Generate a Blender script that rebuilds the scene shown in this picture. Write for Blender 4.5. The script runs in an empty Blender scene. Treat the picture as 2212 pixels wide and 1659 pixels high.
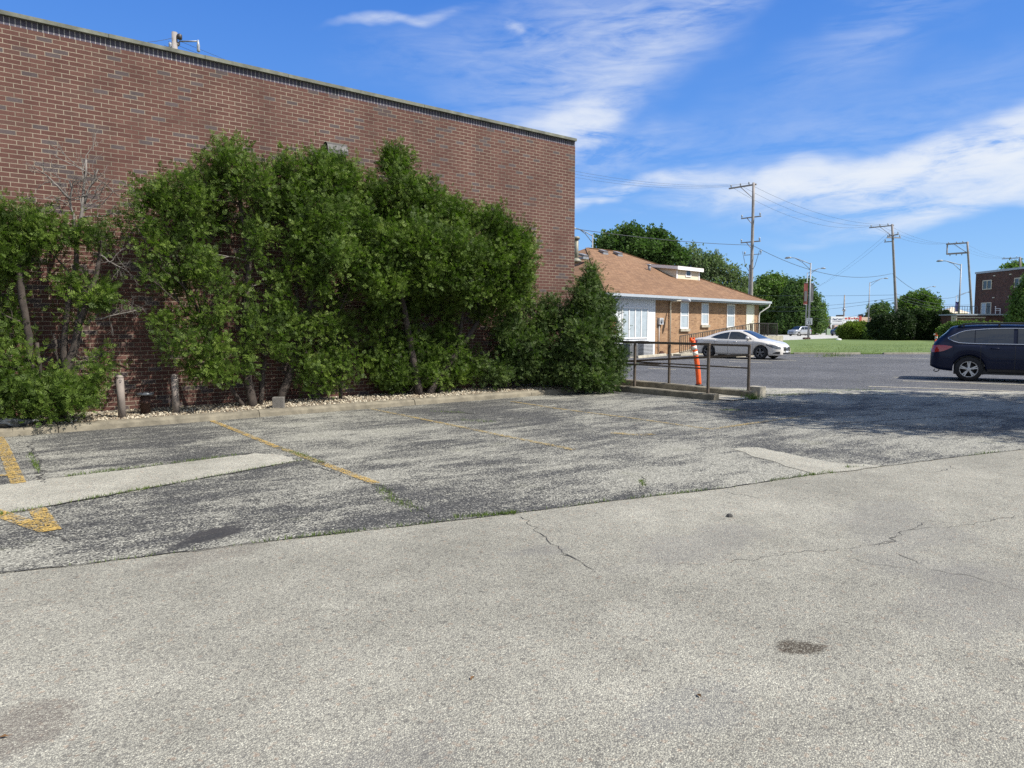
import bpy, bmesh, math, random
import numpy as np
from mathutils import Vector, Matrix
R = math.radians
SC = bpy.context.scene
COL = SC.collection

# ------------------------------------------------------------------ camera
EYE = 1.55                      # metres above the asphalt
YAW = 38.1                      # view direction, clockwise from +Y (the long brick wall runs along +X)
PITCH = 4.56                    # looking slightly down
cam_d = bpy.data.cameras.new('camera'); cam = bpy.data.objects.new('camera', cam_d); COL.objects.link(cam)
cam_d.sensor_width = 36.0; cam_d.lens = 24.9; cam_d.clip_start = 0.05; cam_d.clip_end = 6000
cam.location = (0, 0, EYE); cam.rotation_euler = (R(90 - PITCH), 0, R(-YAW))
SC.camera = cam

SC.render.filter_size = 1.15; SC.cycles.use_denoising = False
# ------------------------------------------------------------------ sky, sun, exposure
SUN_AZ, SUN_EL = 150.0, 50.0    # azimuth clockwise from +Y
SC.view_settings.view_transform = 'Standard'; SC.view_settings.look = 'None'
SC.view_settings.gamma = 1.0; SC.view_settings.use_curve_mapping = False
SC.view_settings.exposure = 0.92
sun_d = bpy.data.lights.new('sun', 'SUN'); sun = bpy.data.objects.new('sun', sun_d); COL.objects.link(sun)
sun_d.energy = 4.2; sun_d.angle = R(0.5); sun_d.color = (1.0, 0.955, 0.88)
_sd = Vector((math.sin(R(SUN_AZ)) * math.cos(R(SUN_EL)), math.cos(R(SUN_AZ)) * math.cos(R(SUN_EL)), math.sin(R(SUN_EL))))
sun.rotation_euler = (-_sd).to_track_quat('-Z', 'Y').to_euler()
sun.location = _sd * 50

_a = R(YAW); _p = R(PITCH); F_PX = 1530.0     # focal length in the units the layout was measured in (2212 wide)
FWD = np.array([math.sin(_a), math.cos(_a), 0.0]); RGT = np.array([math.cos(_a), -math.sin(_a), 0.0]); ZUP = np.array([0, 0, 1.0])
def ray(px, py):
    f = FWD * math.cos(_p) - ZUP * math.sin(_p); u = FWD * math.sin(_p) + ZUP * math.cos(_p)
    return f + RGT * ((px - 1106) / F_PX) + u * ((829.5 - py) / F_PX)
def G(px, py, z=0.0):           # measured direction -> point on the ground
    d = ray(px, py); t = (z - EYE) / d[2]; q = d * t; return np.array([q[0], q[1], z])
def onY(px, py, Y):             # measured direction -> point on a plane parallel to the brick wall
    d = ray(px, py); return d * (Y / d[1]) + np.array([0, 0, EYE])
def onD(px, py, D):             # measured direction -> point at forward distance D
    d = ray(px, py); return d * (D / float(d @ FWD)) + np.array([0, 0, EYE])
def cw(X, D, z=0.0):            # right / forward metres -> world
    q = RGT * X + FWD * D; return np.array([q[0], q[1], z])

world = bpy.data.worlds.new('World'); SC.world = world; world.use_nodes = True
WN = world.node_tree; WN.nodes.clear()
class NB:                        # small node-building helper
    def __init__(s, tree): s.t = tree; s.n = tree.nodes; s.l = tree.links
    def new(s, typ, **kw):
        n = s.n.new(typ)
        for k, v in kw.items(): setattr(n, k, v)
        return n
    def put(s, sock, v):
        if isinstance(v, bpy.types.NodeSocket): s.l.new(v, sock)
        else: sock.default_value = v
    def math(s, op, a, b=0.0, c=None, clamp=False):
        n = s.new('ShaderNodeMath', operation=op, use_clamp=clamp)
        s.put(n.inputs[0], a); s.put(n.inputs[1], b)
        if c is not None: s.put(n.inputs[2], c)
        return n.outputs[0]
    def mix(s, fac, a, b, blend='MIX'):
        n = s.new('ShaderNodeMix', data_type='RGBA', blend_type=blend)
        s.put(n.inputs[0], fac); s.put(n.inputs[6], a if isinstance(a, bpy.types.NodeSocket) else rgba(a)); s.put(n.inputs[7], b if isinstance(b, bpy.types.NodeSocket) else rgba(b))
        return n.outputs[2]
    def ramp(s, fac, stops, interp='LINEAR'):
        n = s.new('ShaderNodeValToRGB'); cr = n.color_ramp; cr.interpolation = interp
        while len(cr.elements) < len(stops): cr.elements.new(0.5)
        for e, (p, c) in zip(cr.elements, stops): e.position = p; e.color = rgba(c) if not isinstance(c, (int, float)) else (c, c, c, 1)
        s.put(n.inputs[0], fac); return n.outputs[0]
    def maprange(s, v, a, b, c, d, smooth=False):
        n = s.new('ShaderNodeMapRange', interpolation_type='SMOOTHSTEP' if smooth else 'LINEAR')
        s.put(n.inputs[0], v); n.inputs[1].default_value = a; n.inputs[2].default_value = b; n.inputs[3].default_value = c; n.inputs[4].default_value = d
        return n.outputs[0]
    def noise(s, vec, scale, detail=3, rough=0.55, dist=0.0, out=0):
        n = s.new('ShaderNodeTexNoise'); n.inputs['Scale'].default_value = scale; n.inputs['Detail'].default_value = detail
        n.inputs['Roughness'].default_value = rough; n.inputs['Distortion'].default_value = dist
        if vec is not None: s.l.new(vec, n.inputs['Vector'])
        return n.outputs[out]
    def voro(s, vec, scale, feature='F1', out='Distance', rand=1.0):
        n = s.new('ShaderNodeTexVoronoi', feature=feature); n.inputs['Scale'].default_value = scale; n.inputs['Randomness'].default_value = rand
        s.l.new(vec, n.inputs['Vector']); return n.outputs[out]
    def comb(s, x, y, z=0.0):
        n = s.new('ShaderNodeCombineXYZ'); s.put(n.inputs[0], x); s.put(n.inputs[1], y); s.put(n.inputs[2], z); return n.outputs[0]
    def sep(s, v):
        n = s.new('ShaderNodeSeparateXYZ'); s.l.new(v, n.inputs[0]); return n.outputs
    def vmath(s, op, a, b):
        n = s.new('ShaderNodeVectorMath', operation=op); s.put(n.inputs[0], a); s.put(n.inputs[1], b); return n.outputs[0]
def rgba(c): return (c[0], c[1], c[2], 1.0) if len(c) == 3 else tuple(c)

def build_sky():
    b = NB(WN)
    sky = b.new('ShaderNodeTexSky', sky_type='NISHITA', sun_disc=False)
    sky.sun_elevation = R(SUN_EL); sky.sun_rotation = R(SUN_AZ); sky.altitude = 200; sky.air_density = 1.0; sky.dust_density = 0.6; sky.ozone_density = 2.5
    hs = b.new('ShaderNodeHueSaturation'); hs.inputs['Saturation'].default_value = 1.32; hs.inputs['Value'].default_value = 1.0
    b.l.new(sky.outputs[0], hs.inputs['Color'])
    tc = b.new('ShaderNodeTexCoord'); d = tc.outputs['Generated']
    x, y, z = b.sep(d)
    az = b.math('ARCTAN2', x, y); el = b.math('ARCSINE', z)
    # cirrus: layered noise stretched along the wind, gathered in banks at chosen compass directions
    w1 = b.noise(d, 3.2, 4, 0.6, 0.3, out=1); wx, wy, wz = b.sep(w1)
    azw = b.math('ADD', az, b.math('MULTIPLY', b.math('SUBTRACT', wx, 0.5), 0.22))
    elw = b.math('ADD', el, b.math('MULTIPLY', b.math('SUBTRACT', wy, 0.5), 0.13))
    def bank(px, py, rx, ry, rot, strength, soft=0.0):
        v = ray(px, py); v = v / np.linalg.norm(v); a0 = math.atan2(v[0], v[1]); e0 = math.asin(v[2])
        ra, re = rx / 1535.0, ry / 1535.0; c, s = math.cos(R(rot)), math.sin(R(rot))
        da = b.math('SUBTRACT', azw, a0); de = b.math('SUBTRACT', elw, e0)
        p = b.math('ADD', b.math('MULTIPLY', da, c / ra), b.math('MULTIPLY', de, s / ra))
        q = b.math('ADD', b.math('MULTIPLY', da, -s / re), b.math('MULTIPLY', de, c / re))
        r2 = b.math('SQRT', b.math('ADD', b.math('MULTIPLY', p, p), b.math('MULTIPLY', q, q)))
        return b.maprange(r2, 1.0, soft, 0.0, strength, True)
    banks = [bank(2200, 325, 640, 98, 8, 1.6, 0.15), bank(1720, 390, 430, 50, 7, 0.85, 0.1), bank(2380, 290, 420, 110, 9, 0.5),
             bank(2080, 449, 440, 34, 8, 0.85), bank(1330, 405, 330, 28, 1, 0.75), bank(1700, 420, 300, 24, 4, 0.35),
             bank(1235, 262, 170, 70, 10, 1.25, 0.0), bank(1190, 215, 480, 140, 20, 0.32), bank(1430, 110, 400, 100, 38, 0.26),
             bank(1180, 80, 520, 130, 8, 0.22), bank(860, 30, 200, 17, 13, 0.42), bank(1114, 60, 34, 16, -40, 0.4), bank(1750, 290, 700, 100, 9, 0.16), bank(1300, 330, 260, 60, 8, 0.30), bank(1900, 60, 420, 90, 20, 0.16)]
    tot = banks[0]
    for k in banks[1:]: tot = b.math('ADD', tot, k)
    mp = b.new('ShaderNodeMapping'); b.l.new(b.comb(az, el, 0), mp.inputs['Vector'])
    mp.inputs['Rotation'].default_value = (0, 0, R(-14)); mp.inputs['Scale'].default_value = (2.4, 9.0, 1)
    mq = b.new('ShaderNodeMapping'); b.l.new(b.comb(az, el, 0), mq.inputs['Vector'])
    mq.inputs['Rotation'].default_value = (0, 0, R(-40)); mq.inputs['Scale'].default_value = (2.2, 10.0, 1)
    hi = b.maprange(el, 0.20, 0.36, 0.0, 1.0, True)
    def layer(m_): return b.math('ADD', b.math('MULTIPLY', b.noise(m_.outputs[0], 2.4, 10, 0.60, 1.1), 0.7), b.math('MULTIPLY', b.noise(m_.outputs[0], 8.0, 8, 0.62, 0.8), 0.3))
    n = b.math('ADD', b.math('MULTIPLY', layer(mp), b.math('SUBTRACT', 1.0, hi)), b.math('MULTIPLY', layer(mq), hi))
    dens = b.math('MULTIPLY', tot, b.maprange(n, 0.39, 0.65, 0.06, 1.3))
    dens = b.math('MULTIPLY', b.math('SUBTRACT', 1.0, b.math('POWER', 2.718, b.math('MULTIPLY', dens, -1.55))), 0.96)
    back = b.math('ADD', b.math('MULTIPLY', x, float(FWD[0])), b.math('MULTIPLY', y, float(FWD[1])))      # unseen broken cloud added behind the camera to whiten the fill light
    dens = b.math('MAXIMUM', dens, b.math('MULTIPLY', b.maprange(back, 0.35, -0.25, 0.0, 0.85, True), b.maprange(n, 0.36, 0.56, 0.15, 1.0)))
    up = b.maprange(el, 0.0, 0.05, 0.0, 1.0)
    dens = b.math('MULTIPLY', dens, up)
    blue = b.ramp(b.maprange(el, 0.0, 0.6, 0.0, 1.0), [(0.0, (2.0, 3.35, 5.1)), (0.12, (1.45, 2.85, 5.0)), (0.38, (0.72, 1.85, 4.6)), (0.80, (0.30, 1.10, 3.8)), (1.0, (0.26, 1.0, 3.6))])
    skyc = b.mix(b.maprange(el, 0.5, 1.2, 0.88, 0.0), hs.outputs[0], blue)       # clear washed air towards the horizon
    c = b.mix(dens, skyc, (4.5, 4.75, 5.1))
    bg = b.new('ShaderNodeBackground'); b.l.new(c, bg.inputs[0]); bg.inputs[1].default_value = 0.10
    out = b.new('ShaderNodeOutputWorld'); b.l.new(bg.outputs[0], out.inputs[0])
build_sky()

# ------------------------------------------------------------------ object helpers
class MB:
    def __init__(s): s.v = []; s.f = []; s.sm = []
    def add(s, vs, fs, smooth=False):
        o = len(s.v); s.v += [tuple(map(float, v)) for v in vs]; s.f += [tuple(i + o for i in f) for f in fs]; s.sm += [smooth] * len(fs); return s
    def box(s, x0, x1, y0, y1, z0, z1):
        return s.add([(x0,y0,z0),(x1,y0,z0),(x1,y1,z0),(x0,y1,z0),(x0,y0,z1),(x1,y0,z1),(x1,y1,z1),(x0,y1,z1)],
                     [(0,3,2,1),(4,5,6,7),(0,1,5,4),(1,2,6,5),(2,3,7,6),(3,0,4,7)])
    def bar(s, p, q, w, h=None, up=(0,0,1)):      # rectangular bar from p to q
        p = Vector(p); q = Vector(q); h = w if h is None else h; d = (q - p).normalized(); u = Vector(up)
        if abs(d.dot(u)) > 0.95: u = Vector((1, 0, 0))
        a = d.cross(u).normalized() * (w / 2); c = a.cross(d).normalized() * (h / 2)
        vs = [p-a-c, p+a-c, p+a+c, p-a+c, q-a-c, q+a-c, q+a+c, q-a+c]
        return s.add(vs, [(0,1,2,3),(7,6,5,4),(0,4,5,1),(1,5,6,2),(2,6,7,3),(3,7,4,0)])
    def tube(s, pts, rad, n=10, cap=True, smooth=True):
        pts = [Vector(p) for p in pts]; rs = rad if isinstance(rad, (list, tuple, np.ndarray)) else [rad] * len(pts)
        vs = []; fs = []; prev = None
        for i, p in enumerate(pts):
            d = (pts[min(i+1, len(pts)-1)] - pts[max(i-1, 0)]).normalized()
            if prev is None:
                a = d.orthogonal().normalized()
            else:
                a = (prev - d * prev.dot(d)); a = a.normalized() if a.length > 1e-6 else d.orthogonal().normalized()
            prev = a; c = d.cross(a)
            for k in range(n):
                t = 2 * math.pi * k / n; vs.append(p + (a * math.cos(t) + c * math.sin(t)) * rs[i])
        for i in range(len(pts)-1):
            for k in range(n):
                fs.append((i*n+k, i*n+(k+1)%n, (i+1)*n+(k+1)%n, (i+1)*n+k))
        s.add(vs, fs, smooth)
        if cap:
            o = len(s.v) - len(vs); m = (len(pts)-1)*n
            s.f.append(tuple(o + k for k in reversed(range(n)))); s.f.append(tuple(o + m + k for k in range(n))); s.sm += [False, False]
        return s
    def lathe(s, prof, n=24, axis='z', c=(0,0,0), smooth=True, cap=True):     # prof: (radius, height) pairs
        vs = []; fs = []
        for r, h in prof:
            for k in range(n):
                t = 2*math.pi*k/n; a, b_ = r*math.cos(t), r*math.sin(t)
                vs.append({'z': (a, b_, h), 'y': (a, h, b_), 'x': (h, a, b_)}[axis])
        m = len(prof)
        for i in range(m-1):
            for k in range(n):
                q = (i*n+k, i*n+(k+1)%n, (i+1)*n+(k+1)%n, (i+1)*n+k); fs.append(q if axis != 'y' else q[::-1])
        vs = [(v[0]+c[0], v[1]+c[1], v[2]+c[2]) for v in vs]
        s.add(vs, fs, smooth); o = len(s.v) - len(vs)
        for i, rev in ((0, True), (m-1, False)):
            if cap and prof[i][0] > 1e-5:
                ring = [o + i*n + k for k in range(n)]; s.f.append(tuple(reversed(ring) if rev != (axis == 'y') else ring)); s.sm.append(False)
        return s
    def poly(s, pts, z=None, flip=False):
        vs = [(p[0], p[1], (p[2] if z is None else z)) for p in pts]; f = tuple(range(len(vs)))
        return s.add(vs, [f[::-1] if flip else f])
    def prism(s, pts, z0, z1):                    # vertical prism over a plan polygon
        n = len(pts); vs = [(p[0], p[1], z0) for p in pts] + [(p[0], p[1], z1) for p in pts]
        ar = sum(pts[i][0]*pts[(i+1)%n][1] - pts[(i+1)%n][0]*pts[i][1] for i in range(n))
        fs = [tuple(range(n))[::-1], tuple(range(n, 2*n))] + [(i, (i+1)%n, n+(i+1)%n, n+i) for i in range(n)]
        if ar < 0: fs = [f[::-1] for f in fs]
        return s.add(vs, fs)
    def mesh(s, name):
        me = bpy.data.meshes.new(name); me.from_pydata(s.v, [], s.f)
        me.polygons.foreach_set('use_smooth', s.sm); me.update(); return me
    def build(s, name, m, parent=None, loc=None, bevel=0.0):
        o = bpy.data.objects.new(name, s.mesh(name)); COL.objects.link(o)
        for mm in (m if isinstance(m, (list, tuple)) else [m]): o.data.materials.append(mm)
        if parent is not None: o.parent = parent
        if loc is not None: o.location = loc
        if bevel:
            md = o.modifiers.new('bevel', 'BEVEL'); md.width = bevel; md.segments = 2; md.limit_method = 'ANGLE'; md.angle_limit = R(40)
        return o
def tag(o, label, cat, group=None, kind=None):
    if label: o['label'] = label
    if cat: o['category'] = cat
    if group: o['group'] = group
    if kind: o['kind'] = kind
    return o
def thing(name, label, cat, loc=(0,0,0), rz=0.0, group=None):
    o = bpy.data.objects.new(name, None); COL.objects.link(o); o.empty_display_size = 0.3
    o.location = loc; o.rotation_euler = (0, 0, rz); return tag(o, label, cat, group)
def struct(o, kind='structure'): o['kind'] = kind; return o
def copy_tree(o, parent=None):
    c = o.copy(); COL.objects.link(c); c.parent = parent
    for ch in list(o.children): copy_tree(ch, c)
    return c
# ------------------------------------------------------------------ materials
def new_mat(name):
    m = bpy.data.materials.new(name); m.use_nodes = True; m.node_tree.nodes.clear(); b = NB(m.node_tree)
    out = b.new('ShaderNodeOutputMaterial'); p = b.new('ShaderNodeBsdfPrincipled'); b.l.new(p.outputs[0], out.inputs[0])
    b.p = p; b.out = out; tc = b.new('ShaderNodeTexCoord'); b.obj = tc.outputs['Object']; return m, b
def bump(b, h, strength=0.5, dist=0.01):
    n = b.new('ShaderNodeBump'); n.inputs['Strength'].default_value = strength; n.inputs['Distance'].default_value = dist
    b.l.new(h, n.inputs['Height']); b.l.new(n.outputs[0], b.p.inputs['Normal'])
def plain(name, col, rough=0.6, metal=0.0, var=0.18, scale=6.0, spec=0.5, coat=0.0, bump_s=0.0):
    m, b = new_mat(name)
    n = b.noise(b.obj, scale, 5, 0.6)
    k = b.maprange(n, 0.3, 0.7, 1 - var, 1 + var)
    c = b.mix(1.0, col, b.comb(k, k, k), 'MULTIPLY'); b.l.new(c, b.p.inputs['Base Color'])
    b.put(b.p.inputs['Roughness'], b.maprange(b.noise(b.obj, scale * 2.3, 3), 0.3, 0.7, max(0.02, rough - 0.08), min(1, rough + 0.08)))
    b.p.inputs['Metallic'].default_value = metal; b.p.inputs['Specular IOR Level'].default_value = spec
    if coat: b.p.inputs['Coat Weight'].default_value = coat; b.p.inputs['Coat Roughness'].default_value = 0.03
    if bump_s: bump(b, b.noise(b.obj, scale * 8, 4), bump_s, 0.01)
    return m
def brick_mat(name, reds, dark, mortar, bw, rh, ms=0.006, dark_at=0.9, stain=0.35, vert=False):
    m, b = new_mat(name); x, y, z = b.sep(b.obj); u = b.math('ADD', x, y)
    wob = b.noise(b.obj, 7.0, 2); u2 = b.math('ADD', u, b.math('MULTIPLY', b.math('SUBTRACT', wob, 0.5), 0.004)); z2 = b.math('ADD', z, b.math('MULTIPLY', b.math('SUBTRACT', wob, 0.5), 0.005))
    t = b.new('ShaderNodeTexBrick'); t.offset = 0.0 if vert else 0.5
    b.l.new(b.comb(u2, z2, 0), t.inputs['Vector'])
    t.inputs['Color1'].default_value = (0, 0, 0, 1); t.inputs['Color2'].default_value = (1, 1, 1, 1); t.inputs['Mortar'].default_value = (0.5, 0.5, 0.5, 1)
    t.inputs['Scale'].default_value = 1.0; t.inputs['Mortar Size'].default_value = ms; t.inputs['Mortar Smooth'].default_value = 0.25
    t.inputs['Brick Width'].default_value = bw; t.inputs['Row Height'].default_value = rh
    d0, d1 = dark_at, min(0.999, dark_at + 0.015)
    rnd = b.ramp(t.outputs['Color'], [(0.0, reds[0]), (0.35, reds[1]), (0.7, reds[2]), (d0, reds[3]), (d1, dark), (1.0, [c * 1.25 for c in dark])])
    big = b.noise(b.obj, 0.55, 6, 0.62); fine = b.noise(b.obj, 60, 3)
    k = b.maprange(big, 0.3, 0.7, 1 - stain, 1 + stain * 0.7); k2 = b.maprange(fine, 0.3, 0.7, 0.82, 1.18)
    kk = b.math('MULTIPLY', k, k2); bc = b.mix(1.0, rnd, b.comb(kk, kk, kk), 'MULTIPLY')
    mk = b.maprange(b.noise(b.obj, 1.1, 6, 0.65), 0.32, 0.55, 0.0, 1.0)
    mc = b.mix(mk, [c * 0.42 for c in mortar], mortar); mc = b.mix(1.0, mc, b.comb(k2, k2, k2), 'MULTIPLY')
    c = b.mix(t.outputs['Fac'], bc, mc)
    ms_ = b.new('ShaderNodeMapping'); b.l.new(b.obj, ms_.inputs['Vector']); ms_.inputs['Scale'].default_value = (1.0, 1.0, 0.10)
    run = b.maprange(b.noise(ms_.outputs[0], 2.2, 7, 0.7), 0.36, 0.64, 0.90, 1.08); c = b.mix(1.0, c, b.comb(run, run, b.math('MULTIPLY', run, 0.99)), 'MULTIPLY')     # rain streaks
    b.l.new(c, b.p.inputs['Base Color']); b.p.inputs['Roughness'].default_value = 0.85; b.p.inputs['Specular IOR Level'].default_value = 0.25
    h = b.math('ADD', b.math('MULTIPLY', b.math('SUBTRACT', 1.0, t.outputs['Fac']), 1.0), b.math('MULTIPLY', fine, 0.25)); bump(b, h, 0.55, 0.006)
    return m
M = {}
M['brick'] = brick_mat('red_brick', [(0.082, 0.037, 0.030), (0.095, 0.044, 0.035), (0.109, 0.053, 0.042), (0.089, 0.047, 0.038)], (0.070, 0.053, 0.053), (0.265, 0.225, 0.17), 0.215, 0.0717, 0.0060, 0.885, 0.15)
M['soldier'] = brick_mat('blue_brick', [(0.075, 0.07, 0.095), (0.09, 0.085, 0.11), (0.07, 0.065, 0.09), (0.10, 0.09, 0.11)], (0.05, 0.05, 0.06), (0.40, 0.38, 0.36), 0.0717, 0.30, 0.006, 0.9, 0.2, vert=True)
M['tan_brick'] = brick_mat('tan_brick', [(0.30, 0.178, 0.098), (0.35, 0.212, 0.118), (0.27, 0.155, 0.086), (0.38, 0.240, 0.140)], (0.19, 0.105, 0.062), (0.31, 0.24, 0.17), 0.215, 0.0717, 0.005, 0.93, 0.14)
M['brown_brick'] = brick_mat('brown_brick', [(0.10, 0.045, 0.033), (0.12, 0.055, 0.04), (0.085, 0.04, 0.03), (0.13, 0.062, 0.045)], (0.06, 0.04, 0.035), (0.16, 0.12, 0.10), 0.215, 0.0717, 0.006, 0.9, 0.2)
M['coping'] = plain('coping_stone', (0.135, 0.14, 0.11), 0.9, var=0.45, scale=3.0, bump_s=0.3)
M['concrete'] = plain('concrete', (0.33, 0.30, 0.235), 0.9, var=0.28, scale=4.0, bump_s=0.35)
M['old_concrete'] = plain('old_concrete', (0.165, 0.145, 0.105), 0.92, var=0.38, scale=5.0, bump_s=0.45)
M['block'] = plain('cinder_block', (0.13, 0.12, 0.105), 0.95, var=0.2, scale=30.0, bump_s=0.6)
M['bollard'] = plain('bollard_paint', (0.20, 0.168, 0.145), 0.75, var=0.25, scale=5.0)
M['rust'] = plain('rusty_iron', (0.055, 0.027, 0.018), 0.85, var=0.4, scale=14.0, bump_s=0.4)
M['grey_metal'] = plain('grey_metal', (0.25, 0.26, 0.27), 0.5, 0.6, var=0.2)
M['galv'] = plain('galvanised_steel', (0.23, 0.24, 0.255), 0.5, 0.2, var=0.15)
M['dark_metal'] = plain('dark_metal', (0.035, 0.03, 0.028), 0.55, 0.2, var=0.3)
M['rail'] = plain('brown_railing_paint', (0.075, 0.058, 0.043), 0.6, 0.0, var=0.35, scale=9)
M['white_paint'] = plain('white_paint', (0.70, 0.69, 0.67), 0.5, var=0.05)
M['gutter'] = plain('gutter_aluminium', (0.36, 0.39, 0.42), 0.4, var=0.06)
M['cream'] = plain('cream_siding', (0.62, 0.55, 0.42), 0.65, var=0.06)
M['beige'] = plain('beige_render', (0.52, 0.44, 0.33), 0.8, var=0.1)
M['pink_stone'] = plain('pink_render', (0.55, 0.40, 0.32), 0.8, var=0.1)
M['red_band'] = plain('red_band', (0.42, 0.055, 0.045), 0.6, var=0.1)
M['glass'] = plain('window_glass', (0.02, 0.025, 0.03), 0.06, var=0.2, spec=0.8)
M['blind_glass'] = plain('window_glass_with_blind', (0.36, 0.41, 0.44), 0.12, var=0.12, scale=3, spec=0.7)
M['rubber'] = plain('tyre_rubber', (0.012, 0.012, 0.013), 0.85, var=0.2)
M['rim'] = plain('alloy_rim', (0.46, 0.46, 0.45), 0.35, 0.15, var=0.05)
M['dark_rim'] = plain('dark_alloy_rim', (0.15, 0.15, 0.15), 0.35, 0.2, var=0.08)
M['black_plastic'] = plain('black_plastic', (0.012, 0.012, 0.013), 0.5, var=0.1)
M['chrome'] = plain('chrome', (0.75, 0.76, 0.78), 0.12, 1.0, var=0.02)
M['car_glass'] = plain('car_glass', (0.012, 0.016, 0.02), 0.03, var=0.1, spec=0.9)
M['tail_red'] = plain('tail_light_red', (0.30, 0.008, 0.01), 0.12, var=0.1, coat=1.0)
M['lamp_clear'] = plain('headlight_glass', (0.12, 0.13, 0.14), 0.1, 0.2, var=0.6, scale=20, coat=1.0)
M['plate'] = plain('licence_plate', (0.62, 0.64, 0.68), 0.4, var=0.1, scale=40)
M['white_car'] = plain('white_car_paint', (0.60, 0.565, 0.51), 0.28, var=0.02, coat=1.0)
M['navy_car'] = plain('navy_car_paint', (0.002, 0.006, 0.025), 0.4, 0.0, var=0.03, spec=0.2, coat=0.2)
M['silver_car'] = plain('silver_car_paint', (0.36, 0.37, 0.385), 0.3, 0.3, var=0.02, coat=1.0)
M['dark_car'] = plain('dark_car_paint', (0.03, 0.045, 0.08), 0.25, 0.2, var=0.03, coat=1.0)
M['orange'] = plain('orange_plastic', (0.85, 0.115, 0.02), 0.45, var=0.1)
M['reflective'] = plain('white_reflective_band', (0.70, 0.66, 0.58), 0.4, var=0.12)
M['wood_pole'] = plain('weathered_pole_wood', (0.25, 0.228, 0.215), 0.9, var=0.25, scale=2.0, bump_s=0.3)
M['wire'] = plain('cable_sheath', (0.045, 0.05, 0.06), 0.6, var=0.1)
M['ceramic'] = plain('insulator', (0.32, 0.34, 0.36), 0.3, var=0.1)
M['sign_white'] = plain('sign_white', (0.72, 0.74, 0.74), 0.5, var=0.06)
M['sign_black'] = plain('sign_black', (0.02, 0.02, 0.025), 0.5, var=0.05)
M['sign_blue'] = plain('sign_blue', (0.03, 0.05, 0.12), 0.5, var=0.05)
M['banner_red'] = plain('banner_red', (0.20, 0.05, 0.042), 0.8, var=0.25, scale=2)
M['banner_grey'] = plain('banner_grey', (0.11, 0.11, 0.12), 0.8, var=0.2, scale=2)
M['banner_blue'] = plain('banner_blue', (0.03, 0.035, 0.16), 0.8, var=0.2, scale=2)
M['green_box'] = plain('utility_box_green', (0.30, 0.40, 0.27), 0.6, var=0.1)
M['bark'] = plain('cedar_bark', (0.048, 0.037, 0.030), 0.95, var=0.4, scale=12, bump_s=0.7)
M['dead_bark'] = plain('dead_grey_bark', (0.15, 0.135, 0.12), 0.95, var=0.35, scale=12, bump_s=0.4)
M['dark_bark'] = plain('dark_bark', (0.085, 0.066, 0.052), 0.95, var=0.35, scale=3, bump_s=0.4)

def leaf_mat(name, c0, c1, c2, trans=0.35, nscale=2.0):
    m, b = new_mat(name)
    at = b.new('ShaderNodeAttribute'); at.attribute_name = 'tint'; at.attribute_type = 'GEOMETRY'
    n = b.noise(b.obj, nscale, 3, 0.6); k = b.math('ADD', b.math('MULTIPLY', at.outputs['Fac'], 0.62), b.math('MULTIPLY', b.maprange(n, 0.3, 0.7, 0, 1), 0.38))
    c = b.ramp(k, [(0.0, c0), (0.5, c1), (1.0, c2)])
    b.l.new(c, b.p.inputs['Base Color']); b.p.inputs['Roughness'].default_value = 0.6; b.p.inputs['Specular IOR Level'].default_value = 0.22
    tr = b.new('ShaderNodeBsdfTranslucent'); b.l.new(b.mix(1.0, c, (1.0, 1.35, 0.5), 'MULTIPLY'), tr.inputs[0])
    ms = b.new('ShaderNodeMixShader'); ms.inputs[0].default_value = trans; b.l.new(b.p.outputs[0], ms.inputs[1]); b.l.new(tr.outputs[0], ms.inputs[2]); b.l.new(ms.outputs[0], b.out.inputs[0])
    return m
M['cedar'] = leaf_mat('cedar_foliage', (0.023, 0.042, 0.009), (0.074, 0.119, 0.019), (0.172, 0.235, 0.040), 0.32, 1.6)
M['cedar_b'] = leaf_mat('cedar_foliage_olive', (0.026, 0.045, 0.014), (0.062, 0.098, 0.026), (0.135, 0.180, 0.048), 0.30, 1.6)
M['leaf_dark'] = leaf_mat('dark_tree_leaves', (0.038, 0.070, 0.024), (0.080, 0.135, 0.040), (0.140, 0.205, 0.062), 0.3, 0.5)
M['leaf_mid'] = leaf_mat('green_tree_leaves', (0.052, 0.090, 0.022), (0.112, 0.180, 0.044), (0.190, 0.260, 0.070), 0.3, 0.4)
M['leaf_pale'] = leaf_mat('pale_tree_leaves', (0.085, 0.120, 0.060), (0.150, 0.195, 0.095), (0.25, 0.29, 0.15), 0.3, 0.4)
M['leaf_hedge'] = leaf_mat('dark_hedge_leaves', (0.014, 0.026, 0.010), (0.026, 0.046, 0.014), (0.060, 0.092, 0.026), 0.2, 0.5)
M['leaf_lime'] = leaf_mat('bright_bush_leaves', (0.085, 0.120, 0.022), (0.170, 0.230, 0.040), (0.260, 0.310, 0.070), 0.3, 0.6)
M['grass_blade'] = leaf_mat('grass_blades', (0.085, 0.120, 0.022), (0.095, 0.145, 0.030), (0.16, 0.20, 0.055), 0.25, 3.0)
M['dead_leaf'] = leaf_mat('dead_sprays', (0.12, 0.065, 0.03), (0.20, 0.11, 0.05), (0.28, 0.17, 0.08), 0.2, 3.0)

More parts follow.
